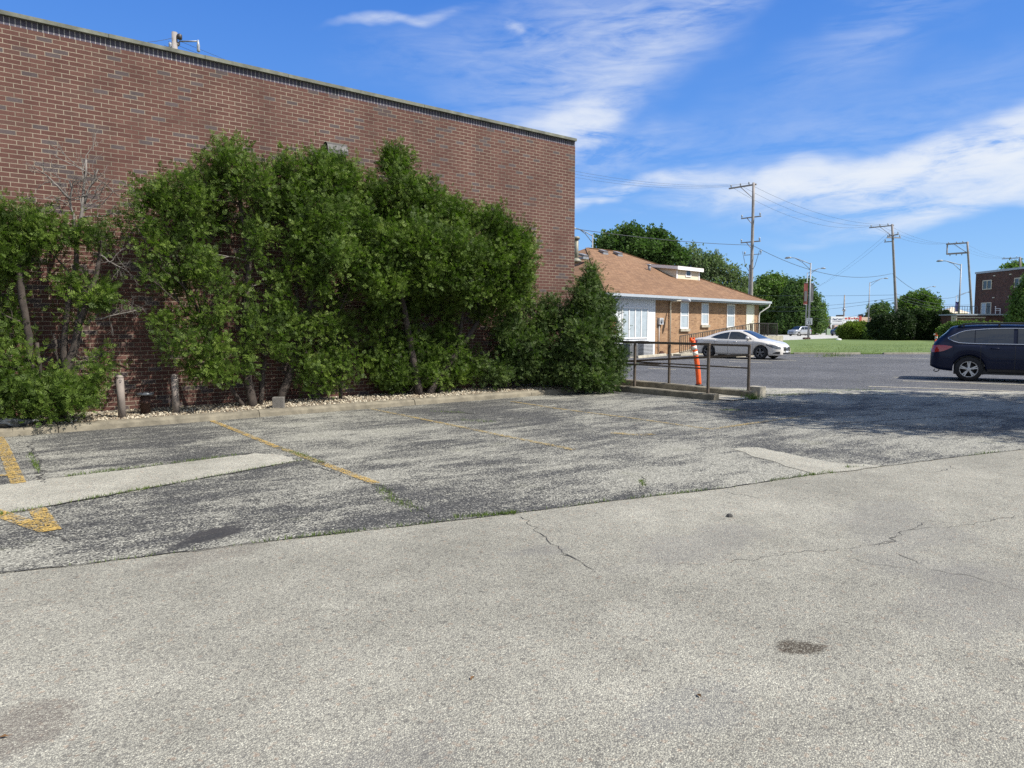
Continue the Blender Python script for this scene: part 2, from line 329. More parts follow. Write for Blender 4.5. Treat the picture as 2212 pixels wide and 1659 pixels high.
def pebble(b, vec, scale):           # aggregate: random grey per stone plus dark joints
    c = b.voro(vec, scale, 'F1', 'Color'); r, g, bl = b.sep(c)
    d = b.voro(vec, scale, 'F1', 'Distance'); return r, g, d
def spot(b, P, rx, ry, rot=0.0, wob=None, edge=0.55):     # a stain with its own outline
    x, y, z = b.sep(b.obj); c, s = math.cos(R(rot)), math.sin(R(rot))
    dx = b.math('SUBTRACT', x, float(P[0])); dy = b.math('SUBTRACT', y, float(P[1]))
    p = b.math('ADD', b.math('MULTIPLY', dx, c / rx), b.math('MULTIPLY', dy, s / rx)); q = b.math('ADD', b.math('MULTIPLY', dx, -s / ry), b.math('MULTIPLY', dy, c / ry))
    r = b.math('SQRT', b.math('ADD', b.math('MULTIPLY', p, p), b.math('MULTIPLY', q, q)))
    r = b.math('ADD', r, b.math('MULTIPLY', b.math('SUBTRACT', wob, 0.5), 2.0))
    return b.maprange(r, 1.0, edge, 0.0, 1.0, True)
def asphalt_light(name, stains=True, tone=1.0):
    m, b = new_mat(name)
    r, g, d = pebble(b, b.obj, 150.0); r2, g2, d2 = pebble(b, b.obj, 55.0)
    stone = b.ramp(r, [(0.0, (0.12, 0.118, 0.12)), (0.10, (0.19, 0.186, 0.18)), (0.30, (0.27, 0.262, 0.246)), (0.62, (0.325, 0.316, 0.292)), (0.90, (0.39, 0.379, 0.346)), (1.0, (0.54, 0.527, 0.48))])
    joint = b.maprange(d, 0.40, 0.75, 0.0, 0.7)
    c = b.mix(joint, stone, (0.105, 0.10, 0.10))
    c = b.mix(b.maprange(r2, 0.935, 0.995, 0.0, 0.6), c, (0.075, 0.072, 0.075))      # missing stones
    c = b.mix(b.maprange(g2, 0.93, 1.0, 0.0, 0.4), c, (0.30, 0.20, 0.15))
    c = b.mix(0.10, c, (0.285, 0.277, 0.252))
    big = b.noise(b.obj, 0.42, 6, 0.62); mid = b.noise(b.obj, 2.6, 5, 0.65)
    k = b.math('MULTIPLY', b.maprange(big, 0.3, 0.7, 0.76 * tone, 1.16 * tone), b.maprange(mid, 0.3, 0.7, 0.86, 1.12))
    c = b.mix(1.0, c, b.comb(k, b.math('MULTIPLY', k, 0.988), b.math('MULTIPLY', k, 0.885)), 'MULTIPLY')
    if stains:
        w = b.noise(b.obj, 5.5, 5, 0.7); w2 = b.noise(b.obj, 1.6, 5, 0.65)
        for (px, py, rx, ry, rot, col, st, ww) in [(1726, 1398, 0.145, 0.10, -30, (0.040, 0.030, 0.02), 0.97, w), (470, 1192, 0.55, 0.28, 20, (0.12, 0.105, 0.09), 0.5, w),
                (20, 1590, 0.34, 0.22, 30, (0.12, 0.10, 0.085), 0.6, w2), (700, 1730, 0.5, 0.3, 10, (0.15, 0.143, 0.135), 0.42, w2), (1500, 1180, 0.9, 0.35, 0, (0.15, 0.143, 0.135), 0.45, w2),
                (1950, 1150, 1.2, 0.5, 30, (0.15, 0.145, 0.137), 0.45, w2), (2100, 1290, 0.9, 0.4, 0, (0.15, 0.143, 0.135), 0.4, w2), (1480, 1530, 0.35, 0.2, 0, (0.13, 0.13, 0.13), 0.35, w2), (1170, 1190, 0.35, 0.14, -20, (0.13, 0.125, 0.12), 0.45, w2)]:
            sp = spot(b, G(px, py), rx, ry, rot, ww); sp = b.math('MULTIPLY', sp, b.math('MULTIPLY', b.maprange(r, 0.2, 0.95, 1.0, 0.45), st))
            c = b.mix(sp, c, col)
    b.l.new(c, b.p.inputs['Base Color']); b.p.inputs['Roughness'].default_value = 0.9; b.p.inputs['Specular IOR Level'].default_value = 0.2
    bump(b, b.math('SUBTRACT', b.math('MULTIPLY', r, 0.5), d), 0.75, 0.005)
    return m
def asphalt_worn(name):
    m, b = new_mat(name)
    r, g, d = pebble(b, b.obj, 95.0)
    tar = b.ramp(r, [(0.0, (0.026, 0.026, 0.026)), (0.65, (0.044, 0.044, 0.044)), (0.88, (0.085, 0.084, 0.079)), (1.0, (0.28, 0.27, 0.24))])
    stone = b.ramp(r, [(0.0, (0.085, 0.082, 0.072)), (0.4, (0.205, 0.198, 0.168)), (0.8, (0.30, 0.29, 0.242)), (1.0, (0.46, 0.445, 0.375))])
    mp = b.new('ShaderNodeMapping'); b.l.new(b.obj, mp.inputs['Vector']); mp.inputs['Rotation'].default_value = (0, 0, R(40)); mp.inputs['Scale'].default_value = (0.55, 1.15, 1)
    n1 = b.noise(mp.outputs[0], 1.25, 14, 0.78, 0.5)
    mp2 = b.new('ShaderNodeMapping'); b.l.new(b.obj, mp2.inputs['Vector']); mp2.inputs['Rotation'].default_value = (0, 0, R(31)); mp2.inputs['Scale'].default_value = (0.45, 1.8, 1)
    n3 = b.noise(mp2.outputs[0], 2.1, 14, 0.80, 0.4); n2 = b.noise(b.obj, 0.33, 4, 0.6)
    rdg = b.math('ABSOLUTE', b.math('SUBTRACT', b.noise(mp.outputs[0], 1.7, 8, 0.7, 0.8), 0.5))
    wear = b.math('ADD', b.math('ADD', b.math('MULTIPLY', n1, 0.50), b.math('MULTIPLY', n3, 0.50)), b.math('MULTIPLY', b.math('SUBTRACT', n2, 0.5), 0.50))
    wear = b.math('ADD', wear, b.math('MULTIPLY', b.math('SUBTRACT', g, 0.5), 0.15))
    # the strip by the joint carries more bare stone
    wx, wy, wz = b.sep(b.obj)
    near = b.maprange(b.math('ADD', wy, b.math('MULTIPLY', wx, -0.25)), 3.0, 7.5, 0.03, -0.004)
    wear = b.math('ADD', wear, near)
    for (px, py, rx, ry, a_) in ((640, 918, 0.75, 0.38, 0.16), (150, 985, 1.2, 0.35, 0.06), (1100, 960, 2.0, 0.6, 0.04), (1560, 900, 2.5, 1.2, -0.05), (300, 965, 1.0, 0.2, -0.07), (560, 1012, 1.0, 0.22, -0.14), (180, 1012, 1.6, 0.16, -0.14), (820, 1010, 1.2, 0.25, -0.06), (1400, 1010, 1.6, 0.5, -0.06)):
        wear = b.math('ADD', wear, b.math('MULTIPLY', spot(b, G(px, py), rx, ry, 0, n2, 0.1), a_))
    wear = b.math('ADD', wear, b.maprange(rdg, 0.0, 0.022, 0.05, 0.0))
    f = b.maprange(wear, 0.488, 0.526, 0.03, 0.97)
    c = b.mix(f, tar, stone)
    w = b.noise(b.obj, 4.5, 5, 0.7)
    for (px, py, rx, ry, rot, col, st) in [(462, 1155, 0.36, 0.17, 25, (0.035, 0.033, 0.034), 0.85), (400, 1178, 0.35, 0.07, 25, (0.03, 0.03, 0.032), 0.7)]:
        c = b.mix(b.math('MULTIPLY', spot(b, G(px, py), rx, ry, rot, w), st), c, col)
    mo = b.maprange(b.noise(b.obj, 1.3, 6, 0.7), 0.60, 0.72, 0.0, 0.28); c = b.mix(mo, c, (0.10, 0.105, 0.05))
    b.l.new(c, b.p.inputs['Base Color']); b.p.inputs['Roughness'].default_value = 0.85; b.p.inputs['Specular IOR Level'].default_value = 0.25
    bump(b, b.math('ADD', b.math('SUBTRACT', b.math('MULTIPLY', r, 0.5), d), b.math('MULTIPLY', f, -1.0)), 0.7, 0.005)
    return m
def asphalt_side(name):
    m, b = new_mat(name); r, g, d = pebble(b, b.obj, 70.0)
    c = b.ramp(r, [(0.0, (0.035, 0.036, 0.040)), (0.6, (0.072, 0.073, 0.078)), (0.9, (0.11, 0.11, 0.11)), (1.0, (0.26, 0.25, 0.23))])
    n = b.noise(b.obj, 0.22, 7, 0.68); n2 = b.noise(b.obj, 1.4, 6, 0.7)
    k = b.math('MULTIPLY', b.maprange(n, 0.3, 0.7, 0.78, 1.3), b.maprange(n2, 0.3, 0.7, 0.85, 1.18)); c = b.mix(1.0, c, b.comb(k, k, k), 'MULTIPLY')
    wl = b.maprange(b.noise(b.obj, 0.8, 8, 0.78, 1.2), 0.60, 0.68, 0.0, 0.45); c = b.mix(wl, c, (0.14, 0.145, 0.075))
    b.l.new(c, b.p.inputs['Base Color']); b.p.inputs['Roughness'].default_value = 0.85; b.p.inputs['Specular IOR Level'].default_value = 0.25; bump(b, b.math('SUBTRACT', r, d), 0.5, 0.004)
    return m
def sandy(name):
    m, b = new_mat(name); r, g, d = pebble(b, b.obj, 60.0)
    c = b.ramp(r, [(0.0, (0.14, 0.135, 0.11)), (0.6, (0.33, 0.31, 0.25)), (1.0, (0.52, 0.49, 0.40))])
    w = b.maprange(b.noise(b.obj, 1.1, 7, 0.72), 0.42, 0.60, 0.0, 0.85); c = b.mix(w, c, (0.10, 0.10, 0.10))
    g_ = b.maprange(b.noise(b.obj, 2.0, 7, 0.7), 0.56, 0.66, 0.0, 0.6); c = b.mix(g_, c, (0.13, 0.16, 0.05))
    b.l.new(c, b.p.inputs['Base Color']); b.p.inputs['Roughness'].default_value = 0.95; bump(b, d, 0.5, 0.006); return m
def grass_mat(name, cs, scale=1.0):
    m, b = new_mat(name); n = b.noise(b.obj, 0.25 * scale, 6, 0.7); n2 = b.noise(b.obj, 6.0 * scale, 6, 0.75); n3 = b.noise(b.obj, 40, 3)
    k = b.math('ADD', b.math('ADD', b.math('MULTIPLY', n, 0.45), b.math('MULTIPLY', n2, 0.35)), b.math('MULTIPLY', n3, 0.2))
    c = b.ramp(k, [(0.30, cs[0]), (0.50, cs[1]), (0.70, cs[2])]); b.l.new(c, b.p.inputs['Base Color']); b.p.inputs['Roughness'].default_value = 0.9; bump(b, n2, 0.8, 0.05); return m
def gravel_mat(name):
    m, b = new_mat(name); r, g, d = pebble(b, b.obj, 38.0)
    c = b.ramp(r, [(0.0, (0.13, 0.10, 0.075)), (0.35, (0.34, 0.30, 0.22)), (0.7, (0.52, 0.47, 0.36)), (1.0, (0.70, 0.66, 0.54))])
    c = b.mix(b.maprange(d, 0.35, 0.6, 0, 0.85), c, (0.05, 0.04, 0.03)); n = b.maprange(b.noise(b.obj, 1.6, 6, 0.7), 0.46, 0.64, 0, 0.8); c = b.mix(n, c, (0.095, 0.072, 0.048))
    b.l.new(c, b.p.inputs['Base Color']); b.p.inputs['Roughness'].default_value = 0.95; bump(b, b.math('MULTIPLY', d, -1.0), 1.0, 0.02); return m
def worn_paint(name, col, keep=0.5):
    m, b = new_mat(name); n = b.noise(b.obj, 5.0, 8, 0.78); r, g, d = pebble(b, b.obj, 95.0)
    k = b.math('ADD', b.math('MULTIPLY', n, 0.72), b.math('MULTIPLY', r, 0.28)); f = b.maprange(k, keep - 0.05, keep + 0.06, 0.0, 1.0)
    v = b.maprange(b.noise(b.obj, 14, 5, 0.7), 0.3, 0.7, 0.75, 1.15); c = b.mix(1.0, col, b.comb(v, v, v), 'MULTIPLY')
    b.l.new(c, b.p.inputs['Base Color']); b.p.inputs['Roughness'].default_value = 0.8
    tr = b.new('ShaderNodeBsdfTransparent'); ms = b.new('ShaderNodeMixShader'); b.l.new(f, ms.inputs[0]); b.l.new(tr.outputs[0], ms.inputs[1]); b.l.new(b.p.outputs[0], ms.inputs[2]); b.l.new(ms.outputs[0], b.out.inputs[0])
    return m
def shingle_mat(name):
    m, b = new_mat(name); x, y, z = b.sep(b.obj)
    t = b.new('ShaderNodeTexBrick'); t.offset = 0.37; t.inputs['Scale'].default_value = 1.0
    b.l.new(b.comb(b.math('ADD', x, b.math('MULTIPLY', y, 0.15)), b.math('MULTIPLY', z, 2.1), 0), t.inputs['Vector'])
    t.inputs['Color1'].default_value = (0, 0, 0, 1); t.inputs['Color2'].default_value = (1, 1, 1, 1); t.inputs['Mortar'].default_value = (0.2, 0.2, 0.2, 1)
    t.inputs['Mortar Size'].default_value = 0.012; t.inputs['Brick Width'].default_value = 0.33; t.inputs['Row Height'].default_value = 0.15
    c = b.ramp(t.outputs['Color'], [(0.0, (0.155, 0.082, 0.041)), (0.5, (0.190, 0.103, 0.051)), (1.0, (0.225, 0.128, 0.068))])
    n = b.noise(b.obj, 30, 4, 0.7); k = b.maprange(n, 0.3, 0.7, 0.8, 1.2); big = b.maprange(b.noise(b.obj, 0.6, 5), 0.3, 0.7, 0.88, 1.1); k = b.math('MULTIPLY', k, big)
    c = b.mix(1.0, c, b.comb(k, k, k), 'MULTIPLY'); c = b.mix(b.math('MULTIPLY', t.outputs['Fac'], 0.75), c, (0.06, 0.034, 0.02))
    b.l.new(c, b.p.inputs['Base Color']); b.p.inputs['Roughness'].default_value = 0.95; bump(b, t.outputs['Color'], 0.4, 0.01); return m
def board_mat(name, col, pitch, vert=True):
    m, b = new_mat(name); x, y, z = b.sep(b.obj); u = b.math('ADD', x, y) if vert else z
    fr = b.math('FRACT', b.math('DIVIDE', u, pitch)); g = b.maprange(b.math('ABSOLUTE', b.math('SUBTRACT', fr, 0.5)), 0.44, 0.5, 1.0, 0.55)
    n = b.maprange(b.noise(b.obj, 2.5, 5), 0.3, 0.7, 0.94, 1.04); k = b.math('MULTIPLY', g, n)
    c = b.mix(1.0, col, b.comb(k, k, k), 'MULTIPLY'); b.l.new(c, b.p.inputs['Base Color']); b.p.inputs['Roughness'].default_value = 0.6; bump(b, g, 0.6, 0.01); return m
M['light'] = asphalt_light('light_worn_asphalt'); M['patch'] = asphalt_light('pale_asphalt_patch', False, 1.24)
M['worn'] = asphalt_worn('dark_sealed_worn_asphalt'); M['side'] = asphalt_side('side_lot_asphalt'); M['sandy'] = sandy('sandy_lot_edge')
M['lawn'] = grass_mat('mown_lawn', [(0.045, 0.072, 0.013), (0.090, 0.135, 0.026), (0.155, 0.195, 0.050)])
M['ground'] = grass_mat('rough_ground', [(0.05, 0.07, 0.02), (0.085, 0.11, 0.035), (0.13, 0.15, 0.06)], 0.3)
M['gravel'] = gravel_mat('pale_gravel'); M['yellow'] = worn_paint('worn_yellow_paint', (0.40, 0.265, 0.07), 0.505); M['faint_yellow'] = worn_paint('faint_yellow_paint', (0.36, 0.26, 0.09), 0.55)
M['line_white'] = worn_paint('worn_cream_line_paint', (0.62, 0.56, 0.40), 0.42)
M['shingle'] = shingle_mat('brown_shingles'); M['board'] = board_mat('white_board_siding', (0.62, 0.645, 0.67), 0.20); M['lap'] = board_mat('cream_lap_siding', (0.66, 0.58, 0.43), 0.16, False)
M['road'] = plain('concrete_road', (0.36, 0.35, 0.32), 0.9, var=0.12, scale=0.3)
M['crack'] = plain('crack_filler', (0.045, 0.043, 0.039), 0.95, var=0.3)
M['ac_grey'] = plain('ac_unit_grey', (0.13, 0.135, 0.14), 0.6, var=0.1); M['ac_white'] = plain('ac_unit_light', (0.40, 0.41, 0.42), 0.6, var=0.1)
# ------------------------------------------------------------------ ground, lots, road, lawn
WALL_Y = 13.6; WALL_X1 = 12.72; WALL_TOP = 6.35; KERB_Y = 12.25; BED_Z = 0.11
def sheet(name, pts, z, m, kind='structure', cuts=0):
    mb = MB(); mb.poly([(p[0], p[1], z) for p in pts]); o = mb.build(name, m); o['kind'] = kind
    me = o.data
    if me.polygons[0].normal.z < 0: me.flip_normals()
    return o
rng0 = np.random.default_rng(3)
def jag(pts, step=0.25, amp=0.02, seed=1):       # broken asphalt edge
    rg = np.random.default_rng(seed); out = []
    for p, q in zip(pts[:-1], pts[1:]):
        p = np.array(p[:2], float); q = np.array(q[:2], float); L = np.linalg.norm(q - p); n = max(1, int(L / step)); nn = np.array([-(q - p)[1], (q - p)[0]]) / max(L, 1e-6)
        for i in range(n): out.append(p + (q - p) * i / n + nn * rg.normal(0, amp) * (i > 0))
    out.append(np.array(pts[-1][:2], float)); return out

sheet('ground', [(-2500, -2500), (2500, -2500), (2500, 2500), (-2500, 2500)], -0.03, M['ground'])
sheet('parking_lot', [(-40, -40), (40, -40), (40, 14.4), (-40, 14.4)], 0.0, M['light'])
# edge of the dark sealed asphalt against the light worn asphalt
bd = [(-700, 1335), (-300, 1279), (0, 1240), (200, 1217), (380, 1194.6), (625, 1164.6), (850, 1139.6), (1106, 1110.5), (1306, 1084), (1556, 1056), (1756, 1026)]
bd_r = [(1831, 1011), (1926, 1006), (2081, 986), (2212, 971), (2600, 924)]
joint = [G(*p) for p in bd]; joint_r = [G(*p) for p in bd_r]
lot_edge = [cw(5.15, 17.0), cw(5.9, 16.5), cw(9.0, 16.55), cw(12, 16.6), cw(30, 16.5), cw(60, 16)]
dark = jag(joint, 0.3, 0.018, 2) + [np.array(p[:2]) for p in joint_r] + [np.array(cw(40, 9.6)[:2]), np.array(cw(60, 16)[:2])] + [np.array(p[:2]) for p in lot_edge[::-1]] + [np.array((14.2, 10.2)), np.array((14.2, 12.3)), np.array((-14, 12.3))]
sheet('dark_parking_bays', dark, 0.004, M['worn'])
# pale patched strips
strip_a = [G(-250, 1093), G(0, 1049.6), G(50, 1042), G(250, 1019), G(400, 999), G(552, 979.6), G(610, 984), G(650, 996), G(480, 1026), G(345, 1052), G(230, 1073), G(125, 1092), G(0, 1114.6), G(-250, 1160)]
sheet('pale_patch_strip', jag(strip_a + [strip_a[0]], 0.12, 0.026, 4)[:-1], 0.008, M['patch'])
strip_b = [G(1756, 1027), G(1730, 1017), G(1660, 995), G(1578.5, 971), G(1605, 968), G(1636, 967.5), G(1700, 980), G(1771, 996), G(1831, 1003), G(1926, 1006.5), G(1840, 1018)]
sheet('pale_patch_wedge', jag(strip_b + [strip_b[0]], 0.12, 0.026, 5)[:-1], 0.008, M['patch'])
# side lot, sandy edge, lawn, road
side = [cw(5.05, 17.3)] + [cw(5.9, 16.56), cw(9.0, 16.6), cw(12, 16.65), cw(30, 16.55), cw(60, 16.05)] + [cw(90, 16), cw(90, 41.6), cw(16.2, 41.6), cw(19, 49), cw(21, 55), cw(0, 48), cw(1.9, 26), cw(3.6, 19.5)]
sheet('side_lot', side, 0.003, M['side'])
se = [cw(4.95, 17.5), cw(5.9, 16.42), cw(8, 16.38), cw(12, 16.3), cw(20, 16.2), cw(20, 16.6), cw(12.5, 16.95), cw(9, 17.35), cw(7.2, 17.9), cw(5.6, 18.4)]
sheet('sandy_lot_edge', jag(se + [se[0]], 0.3, 0.06, 7)[:-1], 0.009, M['sandy'])
lawn_pts = [cw(16.2, 41.4), cw(18.5, 41.1), cw(24, 41.4), cw(40, 41.2), cw(90, 42), cw(160, 150), cw(100, 150), cw(62, 118), cw(45.2, 99.5), cw(28.6, 79.5), cw(22.5, 62), cw(18, 47.5)]
mb = MB(); mb.prism([(p[0], p[1]) for p in lawn_pts], -0.02, 0.06); struct(mb.build('lawn', M['lawn']))
road_pts = [cw(8, 50), cw(22.3, 62), cw(28.4, 79.4), cw(45, 99.4), cw(61.6, 118), cw(140, 225), cw(128, 250), cw(54, 152), cw(20, 122), cw(-40, 85)]
sheet('road', road_pts, 0.012, M['road'])
# lawn kerb along the side lot
mb = MB(); kp = [cw(16.4, 41.25), cw(18.5, 40.95), cw(20.2, 41.15)]
for p, q in zip(kp[:-1], kp[1:]): mb.bar((p[0], p[1], 0.05), (q[0], q[1], 0.05), 0.16, 0.11)
kq = [cw(21.6, 41.2), cw(24, 41.22), cw(26.4, 41.12)]
for p, q in zip(kq[:-1], kq[1:]): mb.bar((p[0], p[1], 0.05), (q[0], q[1], 0.05), 0.16, 0.10)
tag(mb.build('lawn_kerb', M['concrete']), 'broken low concrete kerb along the front edge of the lawn', 'kerb')

# kerb and gravel bed at the foot of the wall
mb = MB(); rg = np.random.default_rng(9); x = -14.0
while x < 11.6:
    L = 3.0 + rg.uniform(-0.1, 0.1); x2 = min(11.9, x + L); dz = rg.normal(0, 0.006); dy = rg.normal(0, 0.008)
    prof = [(KERB_Y + dy, -0.02), (KERB_Y + dy + 0.02, 0.075 + dz), (KERB_Y + dy + 0.055, 0.115 + dz), (KERB_Y + dy + 0.19, 0.122 + dz), (KERB_Y + dy + 0.2, -0.02)]
    n = len(prof); xs = np.linspace(x + 0.006, x2 - 0.006, 9); vs = []; fs = []
    for xx in xs:
        for (yy, zz) in prof: vs.append((xx, yy + rg.normal(0, 0.004), zz + rg.normal(0, 0.003) * (zz > 0)))
    for i in range(len(xs) - 1):
        for k in range(n - 1): fs.append((i*n+k, (i+1)*n+k, (i+1)*n+k+1, i*n+k+1))
    fs.append(tuple(range(n))); fs.append(tuple((len(xs)-1)*n + k for k in range(n))[::-1]); mb.add(vs, fs, False); x = x2
kerb = struct(mb.build('kerb', M['old_concrete']))
nx, ny = 130, 8; vs = []; fs = []; rg = np.random.default_rng(12)
for i in range(nx + 1):
    for j in range(ny + 1):
        X = -14 + (14 + 12.7) * i / nx; Y = KERB_Y + 0.19 + (WALL_Y - KERB_Y - 0.19) * j / ny
        vs.append((X, Y, 0.105 + 0.035 * (j / ny) + rg.normal(0, 0.008)))
for i in range(nx):
    for j in range(ny):
        a = i*(ny+1)+j; fs.append((a, a+ny+1, a+ny+2, a+1))
mb = MB(); mb.add(vs, fs, True); struct(mb.build('gravel_bed', M['gravel']))

# numpy mesh helper: many quads or tris with a tint per face
def np_mesh(name, V, nper, tint, m, parent=None, smooth=False):
    V = np.asarray(V, np.float32).reshape(-1, 3); nf = len(V) // nper; me = bpy.data.meshes.new(name)
    me.vertices.add(len(V)); me.vertices.foreach_set('co', V.ravel()); me.loops.add(len(V)); me.loops.foreach_set('vertex_index', np.arange(len(V), dtype=np.int32))
    me.polygons.add(nf); me.polygons.foreach_set('loop_start', np.arange(0, len(V), nper, dtype=np.int32)); me.polygons.foreach_set('loop_total', np.full(nf, nper, np.int32))
    me.update(calc_edges=True)
    if tint is not None:
        a = me.attributes.new('tint', 'FLOAT', 'FACE'); a.data.foreach_set('value', np.asarray(tint, np.float32))
    me.materials.append(m); o = bpy.data.objects.new(name, me); COL.objects.link(o)
    if parent is not None: o.parent = parent
    return o
def rand_rot(n, rg):
    q = rg.normal(size=(n, 4)); q /= np.linalg.norm(q, axis=1)[:, None]; w, x, y, z = q.T
    return np.stack([np.stack([1-2*(y*y+z*z), 2*(x*y-z*w), 2*(x*z+y*w)], -1), np.stack([2*(x*y+z*w), 1-2*(x*x+z*z), 2*(y*z-x*w)], -1), np.stack([2*(x*z-y*w), 2*(y*z+x*w), 1-2*(x*x+y*y)], -1)], 1)
def frames(dirs, rg):            # rotation matrices whose first column is dirs, with random roll
    d = dirs / np.linalg.norm(dirs, axis=1)[:, None]; r = rg.normal(size=d.shape); a = np.cross(d, r); a /= np.linalg.norm(a, axis=1)[:, None]; c = np.cross(d, a)
    return np.stack([d, a, c], -1)
# loose stones on the gravel bed
rg = np.random.default_rng(21); n = 5200
oct_ = np.array([(1,0,0),(0,1,0),(-1,0,0),(0,-1,0),(0,0,1),(0,0,-1)], float); tri = [(0,1,4),(1,2,4),(2,3,4),(3,0,4),(1,0,5),(2,1,5),(3,2,5),(0,3,5)]
cx = rg.uniform(-3.2, 12.3, n); cy = KERB_Y + 0.17 + rg.beta(1.2, 1.6, n) * 1.15; cz = 0.118 + 0.03 * (cy - KERB_Y - 0.19); s = rg.uniform(0.009, 0.026, n)
T = oct_[np.array(tri).ravel()]; Rm = rand_rot(n, rg); sc = s[:, None] * rg.uniform(0.6, 1.2, (n, 3))
V = np.einsum('nij,nkj->nki', Rm, T[None] * sc[:, None, :]) + np.stack([cx, cy, cz], -1)[:, None, :]
m_st, b = new_mat('loose_stones'); at = b.new('ShaderNodeAttribute'); at.attribute_name = 'tint'
b.l.new(b.ramp(at.outputs['Fac'], [(0, (0.10, 0.07, 0.046)), (0.35, (0.28, 0.225, 0.155)), (0.7, (0.44, 0.385, 0.28)), (1, (0.56, 0.51, 0.40))]), b.p.inputs['Base Color']); b.p.inputs['Roughness'].default_value = 0.9
o = np_mesh('gravel', V, 3, np.repeat(rg.uniform(0, 1, n), 8), m_st); o['kind'] = 'stuff'

# painted bay lines
def line(mb, pts, w, z=0.0125):
    P = [np.array(p[:2]) for p in pts]
    for p, q in zip(P[:-1], P[1:]):
        d = (q - p) / np.linalg.norm(q - p); nn = np.array([-d[1], d[0]]) * w / 2
        mb.poly([(*(p - nn), z), (*(q - nn), z), (*(q + nn), z), (*(p + nn), z)])
mb = MB(); line(mb, [G(-30, 905), G(5, 962), G(40, 1046)], 0.13); line(mb, [G(-60, 1036), G(22, 1027)], 0.10, 0.0131)
line(mb, [G(458, 910), G(605, 970)], 0.09); line(mb, [G(690, 1000), G(812, 1046)], 0.10)
line(mb, [G(-60, 1092), G(104, 1148)], 0.13, 0.0131); line(mb, [G(80, 1101), G(112, 1149)], 0.13)
struct(mb.build('yellow_bay_lines', M['yellow']))
mb = MB(); line(mb, [G(600, 967), G(700, 1004)], 0.10); line(mb, [G(800, 884), G(940, 912), G(1090, 943), G(1240, 973)], 0.10); line(mb, [G(1105, 868), G(1200, 883), G(1370, 905), G(1540, 929)], 0.10); line(mb, [G(1533, 929), G(1620, 916), G(1745, 899)], 0.10, 0.0131)
line(mb, [G(1490, 874), G(1560, 876)], 0.10); line(mb, [G(1320, 936), G(1380, 941), G(1412, 939)], 0.14)
struct(mb.build('faint_yellow_lines', M['faint_yellow']))
mb = MB(); line(mb, [G(1876, 835.5), G(2030, 840.5), G(2300, 850)], 0.10); line(mb, [G(1950, 823.5), G(2300, 835)], 0.10)
line(mb, [G(1930, 815.5), G(2300, 822)], 0.10); line(mb, [G(1700, 770), G(2040, 775.5)], 0.10); line(mb, [G(1575, 781.5), G(1668, 785)], 0.11); line(mb, [G(1578, 777), G(1720, 780)], 0.11); line(mb, [G(1400, 796), G(1460, 799)], 0.1); line(mb, [G(1510, 777), G(1532, 778)], 0.1)
line(mb, [G(1520, 789.5), G(1600, 793)], 0.1)
struct(mb.build('cream_bay_lines', M['line_white']))

# cracks in the light asphalt and along joints
def crack(mb, pix, w, z, seed, step=0.10, amp=0.035):
    rg = np.random.default_rng(seed); P = [G(*p)[:2] for p in pix]; pts = []
    for p, q in zip(P[:-1], P[1:]):
        L = np.linalg.norm(q - p); n = max(2, int(L / step)); nn = np.array([-(q - p)[1], (q - p)[0]]) / L
        for i in range(n): pts.append(p + (q - p) * i / n + nn * rg.normal(0, amp))
    pts.append(P[-1]); pts = np.array(pts); ws = w * rg.uniform(0.25, 1.5, len(pts)); ws[0] = ws[-1] = 0.001
    t = np.gradient(pts, axis=0); t /= np.linalg.norm(t, axis=1)[:, None]; nn = np.stack([-t[:, 1], t[:, 0]], -1) * ws[:, None] / 2
    vs = [(*a, z) for a in np.concatenate([pts - nn, pts + nn])]; m = len(pts)
    mb.add(vs, [(i, i+1, m+i+1, m+i) for i in range(m - 1)])
mb = MB()
for k, (pix, w, z) in enumerate([
    ([(1130, 1115), (1165, 1152), (1205, 1180), (1218, 1200), (1250, 1212), (1285, 1232)], 0.022, 0.0035), ([(1215, 1196), (1245, 1208)], 0.03, 0.0036),
    ([(1560, 1216), (1700, 1196), (1830, 1186), (1935, 1168)], 0.012, 0.0035), ([(1900, 1180), (1960, 1146), (2000, 1128)], 0.018, 0.0035), ([(1960, 1146), (2080, 1136), (2212, 1112)], 0.012, 0.0035),
    ([(1940, 1195), (2010, 1232), (2100, 1245), (2212, 1276)], 0.015, 0.0035), ([(1430, 1222), (1540, 1215)], 0.008, 0.0035), ([(1830, 1205), (1990, 1232)], 0.008, 0.0035), ([(2040, 1005), (2060, 1012), (2015, 1020)], 0.02, 0.0035),
    ([(1555, 1062), (1650, 1076)], 0.015, 0.0035), ([(640, 1360), (760, 1352)], 0.006, 0.0035),
    ([(1390, 1030), (1392, 1046), (1376, 1060), (1345, 1075)], 0.014, 0.0075), ([(100, 1150), (150, 1172)], 0.03, 0.0075),
    ([(1800, 917), (1960, 906), (2100, 897), (2212, 905)], 0.05, 0.0075), ([(1580, 886), (1680, 890), (1800, 897)], 0.05, 0.0075), ([(1750, 945), (1900, 938), (2000, 925)], 0.02, 0.0075),
    ([(812, 1046), (850, 1070), (900, 1100), (935, 1122)], 0.03, 0.0075), ([(1340, 850), (1500, 856), (1640, 858)], 0.05, 0.0075), ([(1640, 857), (1800, 849), (2000, 846), (2212, 860)], 0.04, 0.0125),
    ([(60, 960), (85, 1000), (95, 1045)], 0.03, 0.0095), ([(640, 1000), (690, 1012), (812, 1050)], 0.02, 0.0095), ([(960, 890), (1000, 893), (1035, 894)], 0.10, 0.0095)]):
    crack(mb, pix, w * (.34 if z < .004 else .6), z, 40 + k, .05, .022)
